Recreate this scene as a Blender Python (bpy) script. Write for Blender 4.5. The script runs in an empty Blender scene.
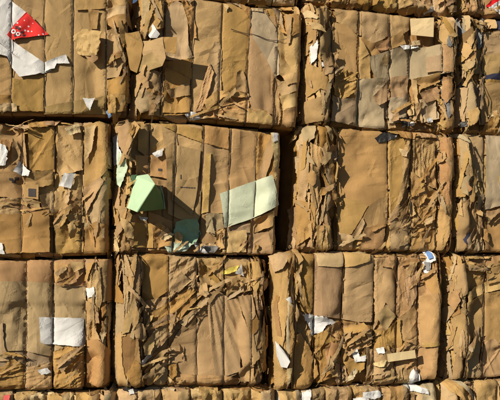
import bpy, math, random
import numpy as np
from mathutils import Vector, Matrix
from mathutils.geometry import delaunay_2d_cdt

scn = bpy.context.scene
C = scn.collection
rng = np.random.default_rng(7)
rnd = random.Random(11)

# ------------------------------------------------------------------ camera, sky, sun, exposure
IMG_W, IMG_H, FPX = 500.0, 400.0, 800.0
YAW, PITCH, DIST, EYE = math.radians(10.0), math.radians(3.9), 5.0, 1.66
CAM = np.array([-DIST * math.sin(YAW), -DIST * math.cos(YAW), EYE])
FWD = np.array([math.sin(YAW) * math.cos(PITCH), math.cos(YAW) * math.cos(PITCH), math.sin(PITCH)])
RGT = np.array([math.cos(YAW), -math.sin(YAW), 0.0])
UPV = np.cross(RGT, FWD)

cam = bpy.data.cameras.new('camera')
cam.sensor_width = 36.0
cam.lens = 36.0 * FPX / IMG_W
cam.clip_end = 500
cam_o = bpy.data.objects.new('camera', cam)
C.objects.link(cam_o)
cam_o.matrix_world = Matrix(((RGT[0], UPV[0], -FWD[0], CAM[0]), (RGT[1], UPV[1], -FWD[1], CAM[1]),
                             (RGT[2], UPV[2], -FWD[2], CAM[2]), (0, 0, 0, 1)))
scn.camera = cam_o

SUN_AZ, SUN_EL = math.radians(50), math.radians(25)      # azimuth: to the left of the wall's normal
S = Vector((-math.cos(SUN_EL) * math.sin(SUN_AZ), -math.cos(SUN_EL) * math.cos(SUN_AZ), math.sin(SUN_EL)))
wd = bpy.data.worlds.new('World')
scn.world = wd
wd.use_nodes = True
wn = wd.node_tree
bg = wn.nodes['Background']
sky = wn.nodes.new('ShaderNodeTexSky')
sky.sky_type = 'NISHITA'
sky.sun_disc = False
sky.sun_elevation = SUN_EL
sky.air_density = 0.8
sky.dust_density = 0.3
sky.sun_rotation = math.atan2(S.x, S.y)
wn.links.new(sky.outputs['Color'], bg.inputs['Color'])
bg.inputs['Strength'].default_value = 0.05
sl = bpy.data.lights.new('sun', 'SUN')
sl.energy = 5.0
sl.angle = math.radians(0.5)
sl.color = (1.0, 0.92, 0.77)
so = bpy.data.objects.new('sun', sl)
so.rotation_euler = S.to_track_quat('Z', 'Y').to_euler()
C.objects.link(so)
scn.view_settings.view_transform = 'Standard'
scn.view_settings.look = 'None'
scn.view_settings.gamma = 1.0
scn.view_settings.exposure = 0.15


def P2W(px, py, h=0.0):
    """photo pixel -> point on the plane y = -h (h = metres in front of the wall plane)"""
    d = FWD * FPX + RGT * (px - IMG_W / 2) - UPV * (py - IMG_H / 2)
    t = (-h - CAM[1]) / d[1]
    return CAM + d * t


# ------------------------------------------------------------------ noise helpers
_perm = rng.permutation(256)
_perm = np.concatenate([_perm, _perm])
_grad = np.stack([np.cos(np.arange(256) * 2.399963), np.sin(np.arange(256) * 2.399963)], 1)


def perlin(x, y):
    xi = np.floor(x).astype(int); yi = np.floor(y).astype(int)
    xf = x - xi; yf = y - yi
    u = xf * xf * xf * (xf * (xf * 6 - 15) + 10); v = yf * yf * yf * (yf * (yf * 6 - 15) + 10)

    def g(ix, iy, dx, dy):
        gr = _grad[_perm[(_perm[ix & 255] + (iy & 255))]]
        return gr[..., 0] * dx + gr[..., 1] * dy
    a = g(xi, yi, xf, yf); b = g(xi + 1, yi, xf - 1, yf)
    c = g(xi, yi + 1, xf, yf - 1); d = g(xi + 1, yi + 1, xf - 1, yf - 1)
    return (a + u * (b - a)) * (1 - v) + (c + u * (d - c)) * v


def facets(x, z, cell, seed):
    """crumpled-card relief: difference of two upper envelopes of planes, about -0.5..0.5, sharp straight creases"""
    r = np.random.default_rng(seed)
    x0, x1, z0, z1 = x.min(), x.max(), z.min(), z.max()
    out = np.zeros_like(x)
    for sgn in (1, -1):
        nx = int((x1 - x0) / cell) + 3; nz = int((z1 - z0) / cell) + 3
        if nx * nz > 110:
            cell2 = math.sqrt((x1 - x0 + 2 * cell) * (z1 - z0 + 2 * cell) / 110)
            nx = int((x1 - x0) / cell2) + 3; nz = int((z1 - z0) / cell2) + 3
        else:
            cell2 = cell
        gx, gz = np.meshgrid(np.arange(nx) - 1.0, np.arange(nz) - 1.0)
        gx = gx.ravel() + r.uniform(0, 1, gx.size); gz = gz.ravel() + r.uniform(0, 1, gz.size)
        px = (x - x0) / cell2; pz = (z - z0) / cell2
        e = np.full(x.shape, -1e9)
        for a, b in zip(gx, gz):
            np.maximum(e, 2 * (a * px + b * pz) - a * a - b * b, out=e)
        out += sgn * (e - px * px - pz * pz)
        # keep the linear pieces: add the paraboloid back identically for both signs -> cancels
    return out


def smooth(x):
    x = np.clip(x, 0, 1)
    return x * x * (3 - 2 * x)


# ------------------------------------------------------------------ materials
def card_mat(name, rgb, var=0.10, stain=0.25, rough=0.85, fib=0.10, bump=0.6, spec=0.2, crum=1.0):
    m = bpy.data.materials.new(name); m.use_nodes = True
    nt = m.node_tree; N = nt.nodes; L = nt.links
    b = N['Principled BSDF']
    b.inputs['Roughness'].default_value = rough
    b.inputs['Specular IOR Level'].default_value = spec
    tc = N.new('ShaderNodeTexCoord'); oi = N.new('ShaderNodeObjectInfo')
    off = N.new('ShaderNodeVectorMath'); off.operation = 'MULTIPLY_ADD'
    comb = N.new('ShaderNodeCombineXYZ')
    for i in range(3): L.new(oi.outputs['Random'], comb.inputs[i])
    off.inputs[1].default_value = (37, 53, 71)
    L.new(comb.outputs[0], off.inputs[0]); L.new(tc.outputs['Object'], off.inputs[2])
    n1 = N.new('ShaderNodeTexNoise'); n1.inputs['Scale'].default_value = 7; n1.inputs['Detail'].default_value = 5
    n1.inputs['Roughness'].default_value = 0.65
    L.new(off.outputs[0], n1.inputs['Vector'])
    mp = N.new('ShaderNodeMapping'); mp.inputs['Scale'].default_value = (160, 160, 14)
    L.new(off.outputs[0], mp.inputs['Vector'])
    n2 = N.new('ShaderNodeTexNoise'); n2.inputs['Scale'].default_value = 1; n2.inputs['Detail'].default_value = 3
    L.new(mp.outputs[0], n2.inputs['Vector'])
    n3 = N.new('ShaderNodeTexNoise'); n3.inputs['Scale'].default_value = 45; n3.inputs['Detail'].default_value = 6
    n3.inputs['Roughness'].default_value = 0.7
    L.new(off.outputs[0], n3.inputs['Vector'])
    # value factor = 1 + stain*(n1-.5)*2 + fib*(n2-.5)*2 + fib*(n3-.5)*2 + var*(rand-.5)*2
    def mad(src, k, base):
        q = N.new('ShaderNodeMath'); q.operation = 'MULTIPLY_ADD'
        L.new(src, q.inputs[0]); q.inputs[1].default_value = 2 * k
        if isinstance(base, (int, float)): q.inputs[2].default_value = base
        else: L.new(base, q.inputs[2])
        return q.outputs[0]
    f = mad(n1.outputs['Fac'], stain, 1.0 - stain - 2 * fib - var)
    f = mad(n2.outputs['Fac'], fib, f); f = mad(n3.outputs['Fac'], fib, f); f = mad(oi.outputs['Random'], var, f)
    # per-piece hue drift: another pseudo random from the same number
    w = N.new('ShaderNodeMath'); w.operation = 'MULTIPLY'; w.inputs[1].default_value = 91.7
    L.new(oi.outputs['Random'], w.inputs[0])
    fr = N.new('ShaderNodeMath'); fr.operation = 'FRACT'; L.new(w.outputs[0], fr.inputs[0])
    hu = N.new('ShaderNodeMath'); hu.operation = 'MULTIPLY_ADD'; hu.inputs[1].default_value = 0.012; hu.inputs[2].default_value = 0.494
    L.new(fr.outputs[0], hu.inputs[0])
    w2 = N.new('ShaderNodeMath'); w2.operation = 'MULTIPLY'; w2.inputs[1].default_value = 317.3
    L.new(oi.outputs['Random'], w2.inputs[0])
    fr2 = N.new('ShaderNodeMath'); fr2.operation = 'FRACT'; L.new(w2.outputs[0], fr2.inputs[0])
    sa = N.new('ShaderNodeMath'); sa.operation = 'MULTIPLY_ADD'; sa.inputs[1].default_value = 0.22; sa.inputs[2].default_value = 0.88
    L.new(fr2.outputs[0], sa.inputs[0])
    hs = N.new('ShaderNodeHueSaturation'); hs.inputs['Color'].default_value = (*rgb, 1)
    L.new(f, hs.inputs['Value']); L.new(hu.outputs[0], hs.inputs['Hue']); L.new(sa.outputs[0], hs.inputs['Saturation'])
    L.new(hs.outputs['Color'], b.inputs['Base Color'])
    # crumple relief in metres: creased facets (difference of two squared cell distances is piecewise flat), patchy, driven by the stain noise
    sc = 15.0
    wp = N.new('ShaderNodeVectorMath'); wp.operation = 'MULTIPLY'; wp.inputs[1].default_value = (1.15, 0.4, 0.36)
    vr = N.new('ShaderNodeVectorRotate'); vr.rotation_type = 'AXIS_ANGLE'; vr.inputs['Axis'].default_value = (0, 1, 0)
    L.new(w2.outputs[0], vr.inputs['Angle']); L.new(off.outputs[0], vr.inputs['Vector']); L.new(vr.outputs[0], wp.inputs[0])
    sq = []
    for sh in (0.0, 5.37):
        vo = N.new('ShaderNodeTexVoronoi'); vo.inputs['Scale'].default_value = sc
        ofs = N.new('ShaderNodeVectorMath'); ofs.operation = 'ADD'; ofs.inputs[1].default_value = (sh, sh, sh)
        L.new(wp.outputs[0], ofs.inputs[0]); L.new(ofs.outputs[0], vo.inputs['Vector'])
        q = N.new('ShaderNodeMath'); q.operation = 'MULTIPLY'; L.new(vo.outputs['Distance'], q.inputs[0]); L.new(vo.outputs['Distance'], q.inputs[1])
        sq.append(q.outputs[0])
    df = N.new('ShaderNodeMath'); df.operation = 'SUBTRACT'; L.new(sq[0], df.inputs[0]); L.new(sq[1], df.inputs[1])
    mr = N.new('ShaderNodeMapRange'); mr.inputs[1].default_value = 0.46; mr.inputs[2].default_value = 0.62
    mr.inputs[3].default_value = 0.0018 * crum; mr.inputs[4].default_value = 0.0080 * crum
    L.new(n1.outputs['Fac'], mr.inputs[0])
    h1 = N.new('ShaderNodeMath'); h1.operation = 'MULTIPLY'; L.new(df.outputs[0], h1.inputs[0]); L.new(mr.outputs[0], h1.inputs[1])
    bp = N.new('ShaderNodeBump'); bp.inputs['Strength'].default_value = 1.0; bp.inputs['Distance'].default_value = 1.0
    L.new(h1.outputs[0], bp.inputs['Height']); L.new(bp.outputs[0], b.inputs['Normal'])
    return m, hs


MATS = {}
def addm(key, name, rgb, **k):
    MATS[key] = card_mat(name, rgb, **k)[0]

addm('t', 'tan cardboard', (0.376, 0.227, 0.090), var=0.09)
addm('l', 'pale cardboard', (0.440, 0.287, 0.125), var=0.07)
addm('c', 'cream cardboard', (0.528, 0.398, 0.210), var=0.08, stain=0.15)
addm('b', 'brown cardboard', (0.320, 0.187, 0.072), var=0.09)
addm('d', 'dark brown cardboard', (0.216, 0.122, 0.049), var=0.12)
addm('g', 'grey brown cardboard', (0.348, 0.233, 0.111), var=0.08)
addm('e', 'weathered grey cardboard', (0.360, 0.268, 0.150), var=0.07)
addm('p', 'pinkish cardboard', (0.388, 0.226, 0.105), var=0.07)
addm('o', 'orange cardboard', (0.392, 0.223, 0.083), var=0.05)
addm('w', 'white paper', (0.62, 0.60, 0.575), var=0.08, stain=0.22, fib=0.04, bump=0.4)
addm('k', 'black plastic', (0.03, 0.027, 0.025), var=0.02, rough=0.4, spec=0.5)
addm('n', 'navy printed card', (0.045, 0.045, 0.075), var=0.02)
addm('s', 'slate blue card', (0.20, 0.19, 0.18), var=0.10)
addm('u', 'blue paper', (0.16, 0.27, 0.48), var=0.05, stain=0.3)
addm('q', 'pale green card', (0.50, 0.58, 0.42), var=0.04, stain=0.10, fib=0.05)
addm('Q', 'cream green card', (0.52, 0.55, 0.41), var=0.02, stain=0.08, fib=0.04)
addm('G', 'green card', (0.24, 0.38, 0.24), var=0.04, stain=0.25)
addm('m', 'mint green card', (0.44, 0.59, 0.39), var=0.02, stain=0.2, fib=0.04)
addm('D', 'shaded green card', (0.15, 0.27, 0.09), var=0.02, stain=0.12, fib=0.04)  # shade of the flap's turned-away face put into the green
addm('y', 'yellow paper', (0.66, 0.54, 0.13), var=0.05, stain=0.2)
addm('v', 'olive card', (0.320, 0.205, 0.077), var=0.07)
addm('r', 'red paper', (0.70, 0.035, 0.04), var=0.03, stain=0.1)

def red_print():
    m, hs = card_mat('red printed paper', (0.72, 0.03, 0.045), var=0.0, stain=0.06, fib=0.03)
    nt = m.node_tree; N = nt.nodes; L = nt.links
    tc = N.new('ShaderNodeTexCoord')
    vo = N.new('ShaderNodeTexVoronoi'); vo.inputs['Scale'].default_value = 46; vo.inputs['Randomness'].default_value = 0.8
    mp = N.new('ShaderNodeMapping'); mp.inputs['Scale'].default_value = (1, 0, 1)
    L.new(tc.outputs['Object'], mp.inputs[0]); L.new(mp.outputs[0], vo.inputs['Vector'])
    lt = N.new('ShaderNodeMath'); lt.operation = 'LESS_THAN'; lt.inputs[1].default_value = 0.25
    L.new(vo.outputs['Distance'], lt.inputs[0])
    mx = N.new('ShaderNodeMix'); mx.data_type = 'RGBA'
    L.new(lt.outputs[0], mx.inputs['Factor']); L.new(hs.outputs['Color'], mx.inputs[6])
    mx.inputs[7].default_value = (0.8, 0.76, 0.74, 1)
    L.new(mx.outputs[2], N['Principled BSDF'].inputs['Base Color'])
    return m
MATS['R'] = red_print()

def simple_mat(name, rgb, rough=0.5, metal=0.0):
    m = bpy.data.materials.new(name); m.use_nodes = True
    N = m.node_tree.nodes; L = m.node_tree.links; b = N['Principled BSDF']
    n = N.new('ShaderNodeTexNoise'); n.inputs['Scale'].default_value = 30; n.inputs['Detail'].default_value = 4
    r = N.new('ShaderNodeValToRGB')
    r.color_ramp.elements[0].color = (*[c * 0.6 for c in rgb], 1); r.color_ramp.elements[1].color = (*[min(1, c * 1.4) for c in rgb], 1)
    L.new(n.outputs['Fac'], r.inputs[0]); L.new(r.outputs[0], b.inputs['Base Color'])
    b.inputs['Roughness'].default_value = rough; b.inputs['Metallic'].default_value = metal
    return m
WIRE = simple_mat('rusty wire', (0.06, 0.04, 0.028), 0.6, 0.3)
INK = simple_mat('dark print ink', (0.05, 0.04, 0.035), 0.8)
INKW = simple_mat('white print ink', (0.75, 0.72, 0.70), 0.8)
GROUND = simple_mat('packed dirt', (0.07, 0.06, 0.048), 0.95)

# ------------------------------------------------------------------ the ground
gm = bpy.data.meshes.new('ground')
gm.from_pydata([(-60, -60, 0), (60, -60, 0), (60, 60, 0), (-60, 60, 0)], [], [(0, 1, 2, 3)])
gm.materials.append(GROUND)
go = bpy.data.objects.new('ground', gm); C.objects.link(go); go['kind'] = 'structure'


# ------------------------------------------------------------------ a bale
GRID = 0.008

def parse(s):
    return [tuple(float(v) for v in p.split(',')) for p in s.split()]


VG = {'A1': (.01, .023), 'B1': (.023, .012), 'A2': (.015, .012), 'B2': (.012, .009), 'A3': (.014, .006), 'B3': (.006, .008), 'A4': (.014, .008), 'B4': (.008, .01),
      'C1': (.012, .009), 'C2': (.009, .012), 'C3': (.008, .009), 'C4': (.01, .008), 'D1': (.009, 0), 'D2': (.012, 0), 'D3': (.009, 0), 'D4': (.008, 0),
      'Z2': (0, .015), 'Z3': (0, .014), 'Z4': (0, .014)}


class Bale:
    def __init__(self, key, quad, straps, label, yoff=0.0, pinch=0.022, roll=0.03, tone='t', dents=(), gaps=(0.0, 0.0), ground=False,
                 vg=(0.008, 0.008), seed=0, el=0.055, er=0.025):
        self.el = el; self.er = er
        self.key = key; self.yoff = yoff; self.A = pinch; self.roll = roll; self.seed = seed; self.gaps = gaps; self.vg = VG.get(key, vg)
        q = [P2W(*p) for p in quad]                      # TL, TR, BR, BL
        q = [np.array([p[0], p[2]]) for p in q]
        if ground: q[2][1] = q[3][1] = 0.0
        self.q = q
        self.W = (np.linalg.norm(q[1] - q[0]) + np.linalg.norm(q[2] - q[3])) / 2
        self.Hh = (np.linalg.norm(q[3] - q[0]) + np.linalg.norm(q[2] - q[1])) / 2
        self.depth = 0.95
        base = (q[2] + q[3]) / 2
        self.loc = np.array([base[0], 0.0, min(q[2][1], q[3][1])])
        e = bpy.data.objects.new('cardboard_bale', None); C.objects.link(e)
        e.empty_display_size = 0.1
        e.location = self.loc; e['label'] = label; e['category'] = 'bale'; e['group'] = 'stacked cardboard bales'
        self.o = e
        self.straps = []
        ymid = sum(p[1] for p in quad) / 4
        for sx in straps:
            w = P2W(sx, ymid if not ground else quad[0][1])
            u, v = self.uv(np.array([w[0]]), np.array([w[2]]))
            self.straps.append(float(u[0]))
        us = [0.0] + [s for s in self.straps if 0.03 < s < 0.97] + [1.0]
        self.us = np.array(us)
        # height map in unpinched space
        xs = [p[0] for p in q]; zs = [p[1] for p in q]
        self.gx0 = min(xs) - 0.1; self.gz0 = min(zs) - 0.1
        self.nx = int((max(xs) - self.gx0 + 0.1) / GRID) + 1; self.nz = int((max(zs) - self.gz0 + 0.1) / GRID) + 1
        gx = self.gx0 + np.arange(self.nx) * GRID; gz = self.gz0 + np.arange(self.nz) * GRID
        self.GX, self.GZ = np.meshgrid(gx, gz)
        self.dents = [(P2W(a, b)[0], P2W(a, b)[2], r / 160.0, d) for a, b, r, d in dents]
        self.H = self.body_h(self.GX, self.GZ)
        self.tone = tone
        self.build_core()

    def uv(self, x, z):
        q = self.q
        u = np.full(x.shape, 0.5); v = np.full(x.shape, 0.5)
        for _ in range(4):
            zt = q[0][1] + (q[1][1] - q[0][1]) * u; zb = q[3][1] + (q[2][1] - q[3][1]) * u
            v = (z - zb) / (zt - zb)
            xl = q[3][0] + (q[0][0] - q[3][0]) * v; xr = q[2][0] + (q[1][0] - q[2][0]) * v
            u = (x - xl) / (xr - xl)
        return u, v

    def xz(self, u, v):
        q = self.q
        b = [q[3] + (q[2] - q[3]) * t for t in [0]]
        x = (q[3][0] * (1 - u) + q[2][0] * u) * (1 - v) + (q[0][0] * (1 - u) + q[1][0] * u) * v
        z = (q[3][1] * (1 - u) + q[2][1] * u) * (1 - v) + (q[0][1] * (1 - u) + q[1][1] * u) * v
        return x, z

    def strapdist(self, u):
        d = np.full(u.shape, 1.0)
        for s in self.straps: d = np.minimum(d, np.abs(u - s) * self.W)
        return d

    def comp(self, F):
        """the wires press the pile flat: high layers are squeezed, their order kept"""
        d = F - self.yoff; L = 0.055
        return self.yoff + np.where(d > 0, L * np.log1p(np.maximum(d, 0) / L), d)

    def shape(self, x, z, amount=1.0):
        """pinch at the wires and rounding of the bale's edges, added to the unpinched height"""
        u, v = self.uv(x, z)
        us = self.us
        k = np.clip(np.searchsorted(us, np.clip(u, 0, 0.9999), side='right') - 1, 0, len(us) - 2)
        t = (np.clip(u, 0, 1) - us[k]) / (us[k + 1] - us[k])
        a = np.abs(2 * t - 1)
        wid = (us[k + 1] - us[k]) * self.W
        # outermost pillows only pinch on their wire side
        a = np.where((k == 0) & (t < 0.5), 0.3 * a, a); a = np.where((k == len(us) - 2) & (t > 0.5), 0.3 * a, a)
        amp = self.A * np.clip(wid / 0.17, 0.5, 1.3)
        P = -amp * (0.6 * a ** 2.4) - (0.3 * amp + 0.004) * a ** 14
        R = self.roll
        out = P * amount
        for d, r in ((u * self.W, R), ((1 - u) * self.W, R), (v * self.Hh, R), ((1 - v) * self.Hh, R * 1.25)):
            dd = np.clip(d, 0, r)
            out = out - (r - np.sqrt(np.maximum(r * r - (r - dd) ** 2, 0))) * amount
            out = out - np.maximum(-d, 0) * 1.6 * amount
        out = out - amount * (self.el * np.clip(1 - u * self.W / 0.13, 0, 1) ** 2 + self.er * np.clip(1 - (1 - u) * self.W / 0.08, 0, 1) ** 2)
        return out

    def body_h(self, x, z):
        h = self.yoff - 0.012 + 0.010 * facets(x, z, 0.09, self.seed + 5) + 0.012 * perlin(x * 5 + self.seed, z * 5)
        r = 1 - np.abs(perlin(x * 26 + 9 * self.seed, z * 7)) * 2
        u, v = self.uv(x, z)
        edge = np.exp(-np.minimum(u, 1 - u) * self.W / 0.07)
        h = h + (0.010 + 0.02 * edge) * (r - 0.6) + 0.006 * facets(x, z, 0.035, self.seed + 6)
        for cx, cz, rr, d in self.dents:
            h = h - d * np.exp(-(((x - cx) ** 2 + (z - cz) ** 2) / (rr * rr)) ** 1.5)
        return h

    def build_core(self):
        nu, nv = 96, 76
        u = np.linspace(0, 1, nu); v = np.linspace(0, 1, nv)
        # cluster rows near the edges for the rounding
        f = lambda t: t + 0.0 * t
        U, V = np.meshgrid(u, v)
        X, Z = self.xz(U, V)
        Y = -(self.comp(self.body_h(X, Z)) + self.shape(X, Z))
        verts = [np.stack([X.ravel(), Y.ravel(), Z.ravel()], 1)]
        faces = []
        idx = lambda i, j: j * nu + i
        for j in range(nv - 1):
            for i in range(nu - 1):
                faces.append((idx(i, j), idx(i + 1, j), idx(i + 1, j + 1), idx(i, j + 1)))
        loop = [(i, 0) for i in range(nu)] + [(nu - 1, j) for j in range(1, nv)] + [(i, nv - 1) for i in range(nu - 2, -1, -1)] + \
               [(0, j) for j in range(nv - 2, 0, -1)]
        li = [idx(i, j) for i, j in loop]
        n0 = nu * nv
        prev = li
        lx = np.array([X[j, i] for i, j in loop]); lz = np.array([Z[j, i] for i, j in loop]); ly = np.array([Y[j, i] for i, j in loop])
        cx, cz = lx.mean(), lz.mean()
        lu = np.array([U[j, i] for i, j in loop]); lv = np.array([V[j, i] for i, j in loop])
        nxv = np.where(lu <= 0, -1.0, 0) + np.where(lu >= 1, 1.0, 0)
        nzv = np.where(lv <= 0, -1.0, 0) + np.where(lv >= 1, 1.0, 0)
        along = np.where(np.abs(nxv) > 0, lz, lx)
        lo, hi = self.gaps
        for dpt in (0.03, 0.07, 0.12, 0.18, 0.26, 0.36, 0.5, 0.7, self.depth):
            fl = smooth(np.array((dpt - 0.07) / 0.24))
            nz_ = 0.018 * perlin(along * 14 + self.seed * 3, np.full_like(along, dpt * 16)) * (1 if dpt < 0.9 else 0.2)
            gx = np.where(nxv < 0, lo, np.where(nxv > 0, hi, 0))
            x = lx + nxv * (gx * fl + nz_ - 0.004); z = lz + nzv * (np.where(nzv > 0, self.vg[0], self.vg[1]) * fl - 0.002 * (1 - fl))
            z = z + np.where(nzv != 0, -np.abs(nz_) * nzv * 0.5 * (dpt < 0.3), 0)
            y = np.maximum(ly, 0) * max(0, 1 - dpt * 4) + dpt
            verts.append(np.stack([x, y, z], 1))
            cur = list(range(n0, n0 + len(li))); n0 += len(li)
            m = len(li)
            for k in range(m):
                faces.append((prev[k], cur[k], cur[(k + 1) % m], prev[(k + 1) % m])[::-1])
            prev = cur
        faces.append(tuple(prev))
        V3 = np.concatenate(verts) - self.loc
        me = bpy.data.meshes.new('compressed_core')
        me.from_pydata(V3.tolist(), [], faces)
        me.materials.append(MATS['b'])
        me.polygons.foreach_set('use_smooth', [True] * len(me.polygons))
        me.update()
        try: me.set_sharp_from_angle(angle=math.radians(35))
        except Exception: pass
        o = bpy.data.objects.new('compressed_core', me); C.objects.link(o); o.parent = self.o

    def smoothH(self, i0, i1, j0, j1, n=3):
        h = self.H[j0:j1, i0:i1].copy()
        for _ in range(n):                               # dilate
            p = np.pad(h, 1, mode='edge')
            h = np.maximum.reduce([p[1:-1, 1:-1], p[:-2, 1:-1], p[2:, 1:-1], p[1:-1, :-2], p[1:-1, 2:]])
        for _ in range(n + 2):                           # blur
            p = np.pad(h, 1, mode='edge')
            h = (2 * p[1:-1, 1:-1] + p[:-2, 1:-1] + p[2:, 1:-1] + p[1:-1, :-2] + p[1:-1, 2:]) / 6
        return h


def bil(A, fx, fz):
    fx = np.clip(fx, 0, A.shape[1] - 1.001); fz = np.clip(fz, 0, A.shape[0] - 1.001)
    i = fx.astype(int); j = fz.astype(int); a = fx - i; b = fz - j
    return (A[j, i] * (1 - a) + A[j, i + 1] * a) * (1 - b) + (A[j + 1, i] * (1 - a) + A[j + 1, i + 1] * a) * b


def inside(px, pz, poly):
    r = np.zeros(px.shape, bool)
    n = len(poly)
    for k in range(n):
        x0, z0 = poly[k]; x1, z1 = poly[(k + 1) % n]
        if z0 == z1: continue
        c = ((z0 > pz) != (z1 > pz)) & (px < (x1 - x0) * (pz - z0) / (z1 - z0) + x0)
        r ^= c
    return r


def edgedist(px, pz, poly):
    d = np.full(px.shape, 9.0)
    n = len(poly)
    for k in range(n):
        a = poly[k]; b = poly[(k + 1) % n]
        e = b - a; L = e @ e + 1e-12
        t = np.clip(((px - a[0]) * e[0] + (pz - a[1]) * e[1]) / L, 0, 1)
        d = np.minimum(d, np.hypot(px - a[0] - t * e[0], pz - a[1] - t * e[1]))
    return d


def densify(poly, step, torn, r):
    out = []
    n = len(poly)
    for k in range(n):
        a = poly[k]; b = poly[(k + 1) % n]
        e = b - a; L = math.hypot(*e)
        m = max(1, int(L / step))
        nrm = np.array([-e[1], e[0]]) / (L + 1e-9)
        ph = r.uniform(0, 99)
        t = np.arange(m) / m
        nn = perlin(ph + L * t / 0.017, np.full(m, 0.37)) * 0.55 + 0.7 * perlin(ph + L * t / 0.06, np.full(m, 7.7))
        nn = nn + 0.35 * r.uniform(-1, 1, m)
        nn[0] = 0
        out.append(a + e * t[:, None] + nrm * (torn * np.sqrt(np.sin(np.pi * t)) * nn)[:, None])
    return np.concatenate(out)


def link_mesh(name, V3, faces, mat, parent, ploc, smooth_ang=16, label=None):
    c = V3.mean(0)
    me = bpy.data.meshes.new(name)
    me.from_pydata((V3 - c).tolist(), [], faces)
    me.materials.append(mat)
    me.polygons.foreach_set('use_smooth', [True] * len(me.polygons))
    me.update()
    me.set_sharp_from_angle(angle=math.radians(smooth_ang))
    o = bpy.data.objects.new(name, me); C.objects.link(o)
    o.parent = parent; o.location = (c - ploc)
    if label: o['label'] = label
    return o


NS = [0]
NAMES = {'w': 'paper_sheet', 'y': 'paper_scrap', 'u': 'paper_scrap', 'k': 'plastic_scrap', 'R': 'printed_paper', 'r': 'paper_scrap',
         'G': 'green_card', 'q': 'green_card', 'Q': 'green_card'}

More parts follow.
